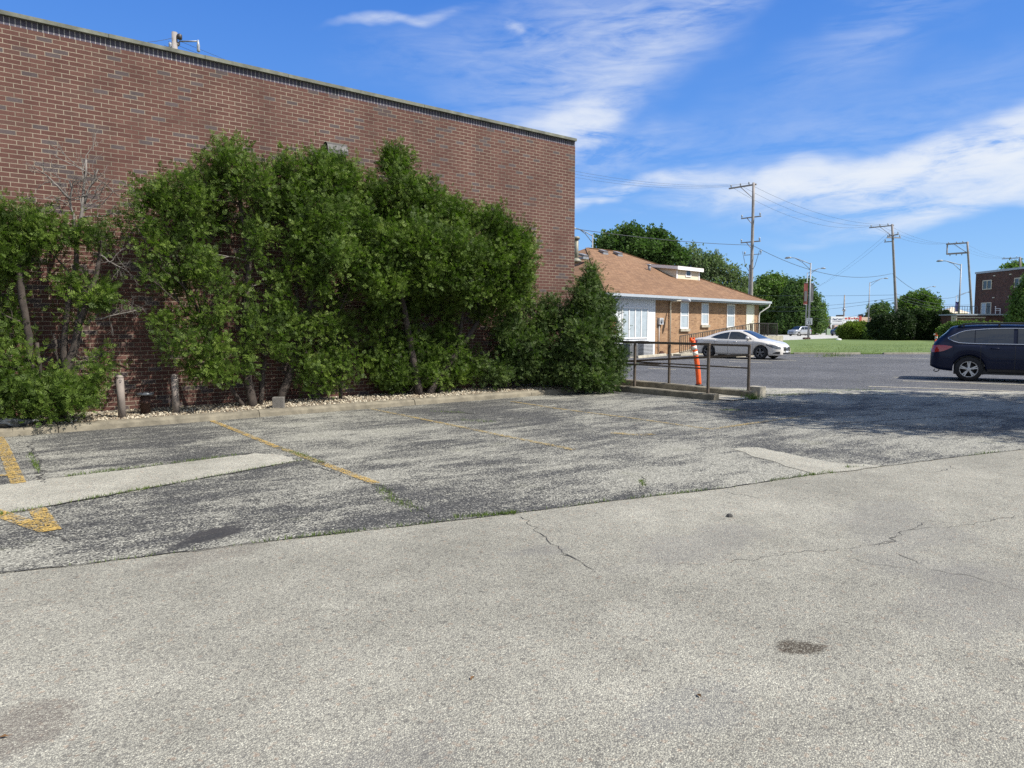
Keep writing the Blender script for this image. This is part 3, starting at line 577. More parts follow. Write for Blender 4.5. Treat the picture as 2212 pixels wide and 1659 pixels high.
crack(mb, bd, 0.009, 0.0085, 77, 0.12, 0.012); crack(mb, bd_r[:1] + bd_r[1:], 0.008, 0.0085, 78, 0.12, 0.01); crack(mb, [(0, 1114), (125, 1092), (345, 1052), (650, 996)], 0.022, 0.0125, 79, 0.12, 0.012)
crack(mb, [(60, 1040), (250, 1019), (400, 999), (552, 979.6)], 0.02, 0.0125, 80, 0.12, 0.012)
struct(mb.build('asphalt_cracks', M['crack']))
# a few crumbs, dead leaves and dark pebbles lying on the light asphalt
# ------------------------------------------------------------------ brick building along the left
bld = thing('brick_building', 'long two storey red brick building with a weathered stone coping on its left flank', 'building', (WALL_X1, WALL_Y, 0))
def loc(p): return (p[0] - WALL_X1, p[1] - WALL_Y, p[2])
mb = MB(); x0, x1, y1 = -24.0, 0.0, 15.0; zt = WALL_TOP - 0.19
mb.box(x0, x1, 0, y1, 0.0, zt); mb.build('wall', M['brick'], bld)
mb = MB(); mb.box(x0, x1 - 0.002, 0.003, y1, zt, WALL_TOP - 0.066); mb.build('soldier_course', M['soldier'], bld)
mb = MB(); rg = np.random.default_rng(5); x = x0
while x < x1:
    L = min(1.5, x1 + 0.07 - x); mb.box(x, x + L - 0.006, -0.065 + rg.normal(0, 0.003), 0.30, WALL_TOP - 0.066 + 0.002, WALL_TOP + rg.normal(0, 0.003)); x += L
mb.box(-0.25, 0.068, 0.30, y1 + 0.065, WALL_TOP - 0.064, WALL_TOP); mb.build('coping', M['coping'], bld)
mb = MB(); mb.box(x0, -0.3, 0.3, y1, WALL_TOP - 0.35, WALL_TOP - 0.30); mb.build('roof', M['dark_metal'], bld)

# wall lamp hood high on the brick wall
p = onY(728, 318, WALL_Y - 0.13); hood = thing('wall_lamp', 'grey half round lamp hood fixed high on the red brick wall', 'wall lamp', (p[0], WALL_Y, p[2] - 0.12))
mb = MB(); n = 12; L = 0.215
for sgn in (0,):
    vs = []; prof = [(0.0, 0.20), (-0.05, 0.215), (-0.11, 0.20), (-0.16, 0.15), (-0.185, 0.06), (-0.19, -0.02)]
    for xx in (-L, L):
        for (yy, zz) in prof: vs.append((xx, yy, zz))
        for (yy, zz) in prof: vs.append((xx, yy * 0.93, zz - 0.012))
    m = len(prof); fs = []
    for i in range(m - 1): fs += [(i, i+1, 2*m+i+1, 2*m+i), (m+i+1, m+i, 3*m+i, 3*m+i+1)]
    fs += [(m-1, 2*m-1, 4*m-1, 3*m-1)]
    for base in (0, 2*m):
        for i in range(m - 1): fs.append((base+i, base+i+1, base+m+i+1, base+m+i))
    mb.add(vs, fs, False)
mb.build('hood', plain('hood_paint', (0.045, 0.043, 0.041), 0.6, var=.15), hood)
mb = MB(); mb.box(-L + 0.02, L - 0.02, -0.13, -0.003, -0.03, 0.13); mb.build('lamp_body', M['dark_metal'], hood)
mb = MB(); mb.box(-L + 0.03, L - 0.03, -0.12, -0.01, -0.055, -0.032); mb.build('lens', M['reflective'], hood)

# ------------------------------------------------------------------ things standing in the gravel bed
def bollard(x, y, h, lean, label):
    t = thing('bollard', label, 'bollard', (x, y, 0.09), 0, 'bollards in front of the standpipe'); mb = MB()
    mb.tube([(0, 0, 0), (lean * 0.5, 0, h * 0.5), (lean, 0, h - 0.02)], 0.057, 20); mb.build('post', M['bollard'], t)
    mb = MB(); mb.lathe([(0.057, h - 0.02), (0.054, h), (0.042, h + 0.018), (0.02, h + 0.027), (0.0001, h + 0.03)], 20, c=(lean, 0, 0)); mb.build('cap', M['bollard'], t)
bollard(2.03, 12.66, 0.68, -0.012, 'grey brown steel bollard nearer the bushy left cedar, standing clear in the gravel')
bollard(2.86, 12.80, 0.66, -0.005, 'grey brown steel bollard with cedar sprays hanging over its top')
g = G(300, 892, 0.1); t = thing('standpipe', 'rusty brown standpipe with a flat grey cap between the two bollards', 'standpipe', (2.42, 12.92, 0.10))
mb = MB(); mb.lathe([(0.075, -0.03), (0.075, 0.20), (0.09, 0.205), (0.09, 0.235), (0.07, 0.24), (0.066, 0.34)], 20); mb.build('pipe', M['rust'], t)
mb = MB(); mb.lathe([(0.125, 0.34), (0.13, 0.345), (0.13, 0.372), (0.06, 0.385), (0.0001, 0.387)], 20); mb.build('cap', M['grey_metal'], t)
for k in range(6): a = k * math.pi / 3; mb = MB(); mb.lathe([(0.011, 0.372), (0.011, 0.392), (0.0001, 0.394)], 6, c=(0.1 * math.cos(a), 0.1 * math.sin(a), 0)); mb.build('bolt', M['rust'], t)
# half cinder block standing on end
blk = thing('cinder_block', 'grey half cinder block standing in the gravel by the kerb', 'block', (4.50, 12.52, 0.112), R(-28))
mb = MB(); s_, tt = 0.097, 0.032; zb, zt2 = -0.01, 0.195
out = [(-s_, -s_), (s_, -s_), (s_, s_), (-s_, s_)]; inn = [(-s_ + tt, -s_ + tt), (s_ - tt, -s_ + tt), (s_ - tt, s_ - tt), (-s_ + tt, s_ - tt)]
vs = [(a, b_, z) for z in (zb, zt2) for (a, b_) in out] + [(a, b_, z) for z in (zb, zt2) for (a, b_) in inn]; fs = []
for k in range(4):
    j = (k + 1) % 4; fs += [(k, j, 4+j, 4+k), (8+j, 8+k, 12+k, 12+j), (4+k, 4+j, 12+j, 12+k), (j, k, 8+k, 8+j)]
mb.add(vs, fs); mb.build('block_shell', M['block'], blk, bevel=0.008)
# crumpled bottle and rock under the left bush
p = G(38, 932, 0.14); btl = thing('litter_bag', 'crumpled dark glossy litter bag on the kerb under the leftmost cedar', 'litter', (p[0], 12.42, 0.125), R(5))
mb = MB(); rg = np.random.default_rng(4); n, mm = 14, 9; vs = []; fs = []
for i in range(mm):
    tt_ = i / (mm - 1); r = 0.085 * math.sin(math.pi * min(1, 0.12 + tt_ * 0.8)) + 0.01
    for k in range(n):
        a = 2 * math.pi * k / n; rr = r * rg.uniform(0.72, 1.2); vs.append((-0.22 + 0.44 * tt_, rr * math.cos(a) * 0.9, max(-0.005, 0.06 + rr * math.sin(a) * 0.8)))
for i in range(mm - 1):
    for k in range(n): fs.append((i*n+k, i*n+(k+1)%n, (i+1)*n+(k+1)%n, (i+1)*n+k))
mb.add(vs, fs, False); m_bag = plain('glossy_bag', (0.05, 0.055, 0.06), 0.12, var=0.3); mb.build('bag', m_bag, btl)
mb = MB(); mb.tube([(0.22, 0, 0.06), (0.26, 0.01, 0.075), (0.31, 0.0, 0.07)], [0.02, 0.012, 0.03], 8); mb.build('knot', M['reflective'], btl)

# basket planter by the conical shrub
p = G(1258, 838, 0.1); t = thing('planter_bowl', 'black plastic planter bowl with dry twigs beside the conical shrub', 'planter', (p[0], 12.55, 0.10))
mb = MB(); mb.lathe([(0.13, 0.0), (0.17, 0.06), (0.20, 0.16), (0.205, 0.17), (0.19, 0.17), (0.17, 0.12), (0.0001, 0.12)], 20); mb.build('bowl', M['black_plastic'], t)
mb = MB(); rg = np.random.default_rng(8)
for k in range(16):
    a = rg.uniform(0, 6.28); r = rg.uniform(0.05, 0.16); mb.tube([(r*math.cos(a)*.5, r*math.sin(a)*.5, 0.11), (r*math.cos(a), r*math.sin(a), 0.2), (r*1.6*math.cos(a+.5), r*1.6*math.sin(a+.5), 0.24 + rg.uniform(-.06, .08))], 0.005, 4)
mb.build('twigs', plain('dry_twigs', (0.26, 0.16, 0.09), 0.9), t)

# ------------------------------------------------------------------ side ramp with low walls and railings
A0 = 14.0
def ramp_wall(name, x0, x1, y0, y1, h0, h1, label):
    t = MB(); rg = np.random.default_rng(int(x0 * 100)); ys = np.linspace(y0, y1, 14); vs = []; fs = []
    for i, y in enumerate(ys):
        h = h0 + (h1 - h0) * i / 13
        for (xx, zz) in ((x0, -0.02), (x0 + rg.normal(0, .003), h - .02), (x0 + .02, h + rg.normal(0, .003)), (x1 - .02, h + rg.normal(0, .003)), (x1 + rg.normal(0, .003), h - .02), (x1, -0.02)): vs.append((xx, y, zz))
    for i in range(13):
        for k in range(5): fs.append((i*6+k, i*6+k+1, (i+1)*6+k+1, (i+1)*6+k))
    fs += [tuple(range(6)), tuple(13*6 + k for k in range(6))[::-1]]; t.add(vs, [f[::-1] for f in fs]); o = t.build(name, M['old_concrete']); return tag(o, label, 'low wall', 'low concrete walls of the side ramp')
pf = G(1543, 865.4); pb = G(1625.5, 859.8)       # front ends of the two walls
FX, FY = pf[0], pf[1]; BX, BY = pb[0] - 0.02, pb[1]
ramp_wall('ramp_wall', FX - 0.02, FX + 0.16, FY, WALL_Y, 0.135, 0.15, 'low concrete ramp wall nearer the parking bays, dark weathered face')
ramp_wall('ramp_wall', BX, BX + 0.20, BY, WALL_Y, 0.145, 0.20, 'low concrete ramp wall along the grass strip with the orange post behind')
sheet('ramp_floor', [(FX + 0.162, FY - 0.3), (BX - 0.002, BY - 0.1), (BX - 0.002, WALL_Y), (FX + 0.162, WALL_Y)], 0.022, M['concrete'])
p = G(1640, 851); mb = MB(); mb.box(-0.12, 0.12, -0.16, 0.16, -0.01, 0.235)
o = mb.build('concrete_footing', M['concrete'], None, (BX + 0.36, BY + 0.12, 0), bevel=0.012); tag(o, 'squat pale concrete footing block at the outer end of the ramp wall', 'block')
def railing(x, ya, yb, zb, hgt, label):
    t = thing('railing', label, 'railing', (x, ya, zb), 0, 'brown steel ramp railings'); d = yb - ya; w = 0.048
    for yy in (0.12, 0.12 + (d - 0.3) * 0.52, d - 0.12):
        mb = MB(); mb.bar((0, yy, -0.02), (0, yy, hgt - 0.024), w); mb.build('post', M['rail'], t)
    mb = MB(); mb.bar((0, 0.09, hgt), (0, d, hgt + 0.02), w, w); mb.build('top_rail', M['rail'], t)
    mb = MB(); mb.bar((0, 0.145, hgt * 0.50), (0, d, hgt * 0.52), 0.032); mb.build('mid_rail', M['rail'], t); return t
r1 = railing(FX + 0.07, FY + 0.10, WALL_Y - 0.02, 0.135, 1.06, 'brown steel railing on the nearer ramp wall')
r2 = railing(BX + 0.08, BY + 0.03, WALL_Y - 0.02, 0.15, 1.0, 'brown steel railing with a sloping grab bar, beside the orange post')
mb = MB(); L2 = WALL_Y - BY; mb.bar((-0.07, 0.05, 0.80), (-0.07, L2 * 0.98, 0.46), 0.06, 0.05); mb.bar((-0.07, 0.14, 0.76), (0.0, 0.14, 0.76), 0.03); mb.bar((-0.07, L2 * .55, 0.60), (0.0, L2 * .55, 0.60), 0.03); mb.build('grab_bar', M['rail'], r2)
mb = MB(); mb.bar((-0.10, L2 * 0.56, 0.50), (-0.10, L2 * 0.98, 0.40), 0.05); mb.bar((-0.12, L2 * 0.55, 0.50), (0.0, L2 * 0.55, 0.50), 0.03); mb.build('short_bar', M['rail'], r2)
# leaning orange post on the grass strip
p = G(1509.5, 834.0); t = thing('delineator_post', 'leaning orange flexible post with pale reflective bands behind the ramp railing', 'traffic post', (p[0], p[1], 0.02))
tip = np.array([-RGT[0], -RGT[1]]) * 0.20; hh = 1.22; mb = MB(); seg = [(tip[0] * q * q * .7 + tip[0] * q * .3, tip[1] * q * q * .7 + tip[1] * q * .3, hh * q) for q in np.linspace(0, 1, 13)]
mb.tube(seg, [0.072] + [0.066] * 9 + [0.064] * 3, 18); mb.build('tube', M['orange'], t)
for a, b_ in ((0.655, 0.735), (0.78, 0.855)):
    mb = MB(); q = [tuple(np.array((tip[0] * s * s * .7 + tip[0] * s * .3, tip[1] * s * s * .7 + tip[1] * s * .3, hh * s))) for s in (a, b_)]; mb.tube(q, 0.0685, 18); mb.build('reflective_band', M['reflective'], t)
mb = MB(); top = seg[-1]
for k in range(8):
    a = 2 * math.pi * k / 8
    if k % 2 == 0: mb.box(top[0] + .058*math.cos(a) - .018, top[0] + .058*math.cos(a) + .018, top[1] + .058*math.sin(a) - .018, top[1] + .058*math.sin(a) + .018, hh - 0.02, hh + 0.045)
mb.tube([(top[0], top[1], hh - .06), (top[0], top[1], hh + .0)], 0.071, 18); mb.build('crown_cap', M['orange'], t)
mb = MB(); mb.lathe([(0.10, -0.02), (0.10, 0.02), (0.07, 0.03)], 18); mb.build('foot', M['black_plastic'], t)
# kerb edge and grass strip behind the ramp
gs = [(BX + 0.205, BY + 0.25), (BX + 0.75, BY + 0.55), (BX + 0.75, WALL_Y), (BX + 0.205, WALL_Y)]
mb = MB(); mb.prism(gs, -0.01, 0.04); struct(mb.build('grass_strip_soil', M['ground']))
mb = MB(); mb.box(BX + 0.752, BX + 0.88, BY + 0.62, WALL_Y, -0.01, 0.06); tag(mb.build('strip_kerb', M['concrete'], bevel=0.01), 'pale concrete kerb beside the narrow grass strip behind the ramp', 'kerb')
# ------------------------------------------------------------------ vegetation builders
def fan_template(n_pairs=3, length=1.0, width=0.062, ang=42, droop=0.25):
    qs = []
    def leaflet(o, d, L, w):
        o = np.array([o[0], o[1], 0.0]); d = np.array([d[0], d[1], 0.0]); d /= np.linalg.norm(d); s = np.array([-d[1], d[0], 0.0]); zz = lambda p: np.array([p[0], p[1], -droop * (p[0] ** 2 + 0.6 * p[1] ** 2)])
        qs.append([zz(o), zz(o + d * L * 0.5 + s * w), zz(o + d * L), zz(o + d * L * 0.5 - s * w)])
    for i in range(n_pairs):
        x = 0.05 + 0.80 * i / n_pairs; L = length * (0.52 - 0.28 * i / n_pairs)
        for sg in (1, -1):
            a = R(ang + 6 * (i % 2)); leaflet((x, 0), (math.cos(a), sg * math.sin(a)), L, width)
    leaflet((0.55, 0), (1, 0), 0.48, width); leaflet((0, 0), (1, 0), 0.62, width * 0.55)
    return np.array(qs)          # (Q,4,3)
FAN = fan_template()
def leaf_template(n=5, seed=0, w=0.30):
    rg = np.random.default_rng(seed); qs = []
    for k in range(n):
        d = rg.normal(size=3); d[0] = abs(d[0]) + 0.3; d /= np.linalg.norm(d); s = np.cross(d, rg.normal(size=3)); s /= np.linalg.norm(s); o = rg.normal(size=3) * 0.22
        qs.append([o, o + d * .5 + s * w, o + d, o + d * .5 - s * w])
    return np.array(qs)
LEAF = leaf_template()
def place_sprays(T, C, D, S, rg, tint, tint_sd=0.12):
    Rm = frames(D, rg); Q = T.shape[0]; V = np.einsum('nij,qkj->nqki', Rm, T) * S[:, None, None, None] + C[:, None, None, :]
    tt = np.clip(np.repeat(tint, Q) + rg.normal(0, tint_sd, len(C) * Q), 0, 1); return V.reshape(-1, 3), tt
def crown_points(blobs, rg, per, spread, clump_n, inner=0.45, up=0.35, tuft=False):
    # blobs: centre(3), radii(3), weight; sprays gathered in clumps near each lobe's surface, gaps left between clumps
    Cs, Ds, Ts = [], [], []
    for (c, r, wgt) in blobs:
        c = np.array(c, float); r = np.array(r, float); area = (r[0]*r[1] + r[1]*r[2] + r[0]*r[2]) / 3 * 12.57; nc = max(3, int(area * per * wgt))
        d = rg.normal(size=(nc, 3)); d /= np.linalg.norm(d, axis=1)[:, None]; rad = inner + (1 - inner) * rg.uniform(0, 1, nc) ** (0.6)
        cc = c + d * r * rad[:, None]; bt = rg.beta(1.3, 1.5, nc)
        nk = rg.poisson(clump_n, nc) + 2
        idx = np.repeat(np.arange(nc), nk); off = rg.normal(size=(len(idx), 3)) * spread * np.array([1, 1, 0.9]); od = d[idx]
        if tuft:          # upright sprays sharing one direction per tuft
            td = d * 0.55 + np.array([0, 0, up + .25]) + rg.normal(size=d.shape) * 0.45; td /= np.linalg.norm(td, axis=1)[:, None]; t_ = td[idx]
            p = cc[idx] + off * 0.6 + t_ * (rg.normal(0, spread * 1.25, len(idx)))[:, None]; Cs.append(p); Ds.append(t_ + rg.normal(size=off.shape) * 0.55 + off / spread * 0.25); Ts.append(bt[idx]); continue
        p = cc[idx] + off + od * spread * 0.2; dd = od * 0.75 + np.array([0, 0, up]) + rg.normal(size=off.shape) * 0.55 + off / spread * 0.35
        Cs.append(p); Ds.append(dd); Ts.append(bt[idx])
    return np.concatenate(Cs), np.concatenate(Ds), np.concatenate(Ts)
def limb(mb, a, b, r0, r1, rg, n=6, wob=0.06, sides=8):
    a = np.array(a, float); b = np.array(b, float); L = np.linalg.norm(b - a); pts = []
    for i in range(n + 1):
        t = i / n; p = a + (b - a) * t
        if 0 < i < n: p = p + rg.normal(0, wob * L / n, 3)
        pts.append(tuple(p))
    mb.tube(pts, list(np.linspace(r0, r1, n + 1)), sides); return pts
def twigs(mb, p, d, L, r, rg, depth=2, kids=3):
    p = np.array(p, float); d = np.array(d, float); d /= np.linalg.norm(d); q = p + d * L; m = p + d * L * .5 + rg.normal(0, L * .07, 3)
    mb.tube([tuple(p), tuple(m), tuple(q)], [r, r * .75, r * .45], 4, cap=False)
    if depth > 0:
        for k in range(kids):
            t = rg.uniform(0.35, 1.0); nd = d + rg.normal(0, 0.55, 3); twigs(mb, p + (q - p) * t, nd, L * rg.uniform(.45, .7), r * .5, rg, depth - 1, kids)

# ------------------------------------------------------------------ overgrown cedars along the brick wall
def cedar(name, label, base, blobs_px, trunks, seed, group='overgrown cedars along the brick wall', mat_='cedar', per=15, size=0.108, clump=11, spread=0.098, dead=None, cat='tree', up=0.35, deadspray=None, zmin=0.06):
    """blobs_px: (px, py, r_px_wide, r_px_high, depth y, weight) measured lobes of the crown, turned into real ellipsoids in front of the wall"""
    rg = np.random.default_rng(seed); base = np.array(base, float); t = thing(name, label, cat, tuple(base), 0, group)
    bl = []
    for (px, py, rw, rh, Y, w) in blobs_px:
        Y = Y + rg.uniform(-.24, .16); c = onY(px, py + 3, Y); Dp = float((c - np.array([0, 0, EYE])) @ FWD); k = Dp / 1535.0
        bl.append((c - base, (rw * k * 0.92, min(max(rw * k * 0.70, 0.2), max(0.25, WALL_Y - Y + 0.15)), rh * k * 0.90), w))
    C, D_, T_ = crown_points(bl, rg, per * 3.0, spread, clump * 1.7, inner=0.5, up=up, tuft=True)
    ok = (C[:, 2] > zmin) & (C[:, 1] < WALL_Y - base[1] - 0.04); C, D_, T_ = C[ok], D_[ok], T_[ok]
    S = size * rg.uniform(0.6, 1.35, len(C)); V, tt = place_sprays(FAN, C, D_, S, rg, T_)
    np_mesh('crown', V, 4, tt, M[mat_], t)
    mb = MB(); ends = []
    for tr in trunks:
        pts = [onY(px, py, Y) - base for (px, py, Y, r) in tr]; rs = [r for (_, _, _, r) in tr]
        if pts[0][2] < 0.35: pts[0][2] = -0.05
        fine = []; fr = []
        for i in range(len(pts) - 1):
            for k in range(4):
                u = k / 4; fine.append(tuple(pts[i] + (pts[i+1] - pts[i]) * u + rg.normal(0, .012, 3) * (1 if (i or k) else 0))); fr.append((rs[i] + (rs[i+1] - rs[i]) * u) * rg.uniform(.92, 1.08))
        fine.append(tuple(pts[-1])); fr.append(rs[-1]); mb.tube(fine, fr, 10); ends.append(fine)
    allp = np.array([p for e in ends for p in e])
    mb2 = MB()
    for (c, r, w) in bl:          # limbs from the trunks to each lobe, then twigs inside it
        c = np.array(c); j = allp[np.argmin(np.linalg.norm((allp - c) * [1, 1, 0.6] + [0, 0, 0.15], axis=1))]
        pts = limb(mb2, j, c + rg.normal(0, .05, 3), 0.016, 0.007, rg, 5, .15, 6)
        for k in range(7):
            d = rg.normal(size=3); d /= np.linalg.norm(d); twigs(mb2, np.array(pts[rg.integers(2, 6)]), d * r + [0, 0, .1], float(np.mean(r)) * rg.uniform(.5, .9), 0.007, rg, 1, 2)
    trk = mb.build('trunk', M['bark'], t); mb2.build('branches', M['bark'], trk)
    if dead:
        md = MB()
        for (px, py, Y, qx, qy, QY, r, dep, kids) in dead:
            a = onY(px, py, Y) - base; b_ = onY(qx, qy, QY) - base; pts = limb(md, a, b_, r, r * .45, rg, 6, .10, 6)
            for k in range(kids):
                i = rg.integers(2, 7); d = (b_ - a) / np.linalg.norm(b_ - a) * .6 + rg.normal(0, .6, 3) * [1, .5, 1]; twigs(md, np.array(pts[i]), d, np.linalg.norm(b_ - a) * rg.uniform(.25, .5), r * .35, rg, dep, 3)
        md.build('dead_branches', M['dead_bark'], t)
    if deadspray:
        for (px, py, rr, Y) in deadspray:
            c = onY(px, py, Y) - base; k = 60; Cc = c + rg.normal(0, rr, (k, 3)) * [1, .5, 1.4]; Vd, td = place_sprays(FAN, Cc, rg.normal(size=(k, 3)) + [0, 0, -.4], np.full(k, .10), rg, rg.uniform(0, 1, k)); np_mesh('dead_sprays', Vd, 4, td, M['dead_leaf'], t)
    return t
Y1, Y2, Y3 = 12.75, 12.95, 13.15
cedar('cedar_tree', 'leftmost ragged cedar with a bushy foot and thin stems over bare brick', G(60, 905, 0.11),
      [(35, 480, 62, 52, Y2, 1), (85, 500, 48, 40, Y2, .9), (-30, 520, 60, 90, Y2, 1), (15, 555, 50, 45, Y2, 1), (150, 505, 32, 24, Y2, .8), (-10, 650, 45, 70, Y2, .9), (25, 720, 34, 40, Y2, .8), (8, 780, 30, 30, Y1, .8),
       (40, 830, 70, 45, 12.6, 1.1), (115, 850, 62, 45, 12.5, 1.1), (20, 880, 55, 28, 12.45, 1), (110, 888, 36, 22, 12.45, .8), (-40, 850, 50, 55, 12.5, 1), (60, 770, 26, 20, Y2, .6)],
      [[(62, 905, Y2, .07), (66, 800, Y2, .06), (58, 700, Y2, .05), (40, 600, Y2, .045), (38, 480, Y2, .02)], [(62, 880, Y2, .05), (85, 800, Y2, .04), (80, 740, Y2, .025)]], 101, per=10.5)
cedar('cedar_tree', 'sparse half dead cedar with bare grey twigs on top, left of the bollards', G(128, 905, 0.11),
      [(200, 502, 30, 26, 12.85, .9), (228, 515, 22, 22, 12.85, .8), (185, 615, 40, 26, 12.8, 1), (215, 630, 34, 22, 12.75, 1), (165, 640, 22, 20, 12.85, .7), (205, 640, 40, 16, 12.8, .8), (95, 505, 26, 30, 12.9, .7),
       (210, 778, 28, 26, 12.55, .7), (180, 835, 44, 30, 12.55, .8), (225, 800, 22, 20, 12.55, .6), (160, 855, 35, 26, 12.5, .9), (170, 690, 18, 18, 12.9, .5), (210, 860, 26, 16, 12.5, .6), (130, 625, 18, 26, Y3, .4)],
      [[(125, 905, 12.85, .085), (150, 790, 12.85, .07), (175, 700, 12.85, .055), (205, 600, 12.85, .035), (222, 520, 12.85, .02)], [(135, 890, 12.95, .06), (138, 760, 12.95, .05), (150, 640, 12.95, .04), (165, 560, 12.95, .035), (160, 480, 12.95, .03)], [(125, 890, 13.0, .04), (128, 800, 13.0, .035), (115, 720, 13.0, .02)]],
      102, per=9, dead=[(160, 510, 12.9, 150, 390, 12.9, .024, 2, 8), (168, 510, 12.9, 186, 345, 12.9, .030, 2, 12), (182, 440, 12.9, 212, 365, 12.85, .020, 2, 8), (152, 430, 12.9, 95, 375, 12.85, .018, 2, 7), (175, 470, 12.95, 275, 460, 12.85, .014, 2, 8), (215, 550, 12.85, 280, 590, 12.7, .012, 2, 8),
            (205, 690, 12.8, 295, 670, 12.7, .014, 2, 7), (200, 640, 12.85, 275, 650, 12.75, .010, 2, 7), (190, 700, 12.85, 230, 660, 12.8, .010, 2, 4), (235, 570, 12.85, 262, 540, 12.8, .010, 2, 6)])
cedar('cedar_tree', 'broad cedar behind the second bollard, foliage hanging almost to the gravel', G(545, 872, 0.12),
      [(385, 425, 62, 48, Y2, 1), (330, 415, 40, 36, Y2, .8), (300, 480, 36, 46, Y2, .8), (440, 400, 44, 44, Y2, .9), (500, 370, 52, 48, Y2, 1), (545, 395, 46, 44, Y2, .9), (480, 330, 22, 20, Y2, .8), (510, 325, 22, 18, Y2, .8), (580, 440, 40, 46, Y2, .9), (410, 490, 46, 36, Y2, .7), (340, 530, 40, 36, Y1, .7),
       (470, 470, 44, 34, Y3, .6), (430, 560, 34, 46, Y1, .8), (390, 600, 40, 40, Y1, .8), (330, 600, 20, 30, Y1, .5), (555, 520, 38, 40, Y2, .7), (600, 590, 26, 44, Y2, .7), (470, 640, 36, 56, Y1, .7), (400, 690, 34, 46, Y1, .7), (340, 690, 20, 26, Y1, .4), (450, 740, 40, 40, 12.65, .8), (378, 745, 34, 26, 12.6, .8), (440, 792, 36, 30, 12.55, .9), (470, 800, 40, 32, 12.6, .8),
       (560, 700, 42, 40, Y1, .8), (600, 750, 34, 26, Y1, .7), (530, 780, 30, 30, Y1, .7), (620, 700, 24, 40, Y2, .6), (515, 600, 24, 50, Y3, .5), (600, 655, 26, 30, Y2, .6)],
      [[(545, 872, 13.0, .085), (535, 800, 13.0, .075), (530, 690, 13.0, .065), (537, 560, 13.0, .05), (520, 440, 13.0, .035), (505, 340, 13.0, .012)], [(560, 865, 13.1, .05), (570, 780, 13.1, .045), (560, 690, 13.1, .03)], [(530, 870, 13.05, .045), (470, 800, 13.0, .03), (440, 700, 12.95, .02)]],
      103, per=12, dead=[(536, 560, 13.0, 450, 545, 12.9, .012, 1, 4), (536, 620, 13.0, 620, 600, 12.9, .010, 1, 4)])
cedar('cedar_tree', 'cedar with one thick trunk leaning right across the brick, rising under the wall lamp', G(600, 858, 0.12),
      [(640, 372, 44, 36, 12.95, .9), (690, 366, 46, 34, 12.95, 1), (738, 370, 38, 32, 12.95, 1), (720, 400, 56, 50, 12.95, .9), (650, 430, 48, 50, 12.95, .8), (770, 400, 36, 44, 12.95, .8), (610, 350, 24, 22, 12.95, .5), (700, 470, 60, 48, 12.55, .9), (640, 510, 40, 44, 12.55, .7), (765, 475, 46, 50, 12.55, .9), (720, 545, 56, 44, 12.55, .8), (660, 570, 26, 36, 12.55, .5), (775, 570, 46, 50, 12.55, .9), (735, 640, 40, 30, 13.0, .5), (690, 520, 30, 34, 12.55, .4), (690, 605, 34, 30, 12.6, .8), (640, 690, 22, 26, 12.75, .5),
       (690, 700, 40, 36, 13.0, .5), (740, 720, 44, 44, 13.0, .5), (700, 790, 50, 34, 13.0, .5), (660, 770, 30, 32, 13.0, .5), (750, 790, 40, 34, 13.0, .5), (690, 825, 50, 18, 13.0, .5)],
      [[(602, 858, 13.2, .08), (640, 760, 13.2, .072), (668, 650, 13.2, .062), (690, 560, 13.15, .05), (715, 460, 12.95, .04), (735, 350, 12.95, .012)], [(640, 700, 12.95, .04), (640, 600, 13.0, .035), (640, 450, 13.0, .015)], [(735, 860, 13.1, .035), (735, 780, 13.1, .03), (725, 700, 13.1, .02)]], 104, per=14)
cedar('cedar_tree', 'tallest and densest cedar with a narrow spire top, right of the wall lamp', G(905, 850, 0.12),
      [(858, 355, 30, 32, 12.85, 1.2), (838, 350, 18, 18, 12.85, .9), (865, 400, 36, 40, 12.85, 1.1), (815, 410, 24, 26, 12.85, .8), (900, 410, 30, 30, 12.85, 1), (930, 440, 44, 34, 12.85, 1.1), (860, 460, 60, 50, 12.85, 1), (970, 470, 50, 36, 12.85, 1.1), (1010, 475, 36, 28, 12.85, 1), (1060, 480, 36, 30, 12.5, 1.1), (1090, 520, 48, 38, 12.5, 1.1), (1125, 530, 28, 36, 12.5, 1), (1125, 570, 34, 50, 12.5, 1), (910, 520, 66, 50, 12.5, 1.1), (990, 540, 66, 48, 12.5, 1.1), (1060, 560, 60, 46, 12.5, 1.1), (840, 530, 50, 56, 12.5, 1), (830, 610, 50, 46, 12.5, .9), (930, 590, 70, 40, 12.5, 1), (1010, 610, 60, 40, 12.5, 1), (1090, 620, 52, 44, 12.5, 1), (1130, 620, 26, 40, 12.5, .8),
       (880, 650, 50, 40, 13.2, .5), (960, 660, 50, 34, 13.2, .5), (820, 690, 44, 44, 13.2, .5), (1040, 670, 40, 34, 13.2, .5), (860, 790, 60, 44, 13.2, .5), (940, 790, 60, 40, 13.2, .5), (1010, 780, 40, 44, 13.2, .5), (890, 730, 50, 44, 13.2, .5), (960, 740, 50, 44, 13.2, .5), (820, 770, 44, 40, 13.2, .5), (900, 800, 60, 36, 13.2, .5), (980, 800, 50, 30, 13.2, .5), (1090, 690, 30, 34, 13.2, .5), (850, 822, 40, 20, 13.2, .5)],
      [[(905, 850, 13.0, .08), (890, 760, 13.0, .07), (868, 640, 13.0, .06), (862, 500, 13.0, .04), (858, 350, 13.0, .012)], [(920, 852, 13.05, .07), (965, 790, 13.05, .06), (1030, 700, 13.05, .05), (1065, 620, 13.0, .035), (1090, 540, 13.0, .015)], [(945, 855, 13.1, .05), (985, 780, 13.1, .045), (1000, 680, 13.1, .04), (980, 560, 13.0, .02)]], 105, per=16, clump=12)
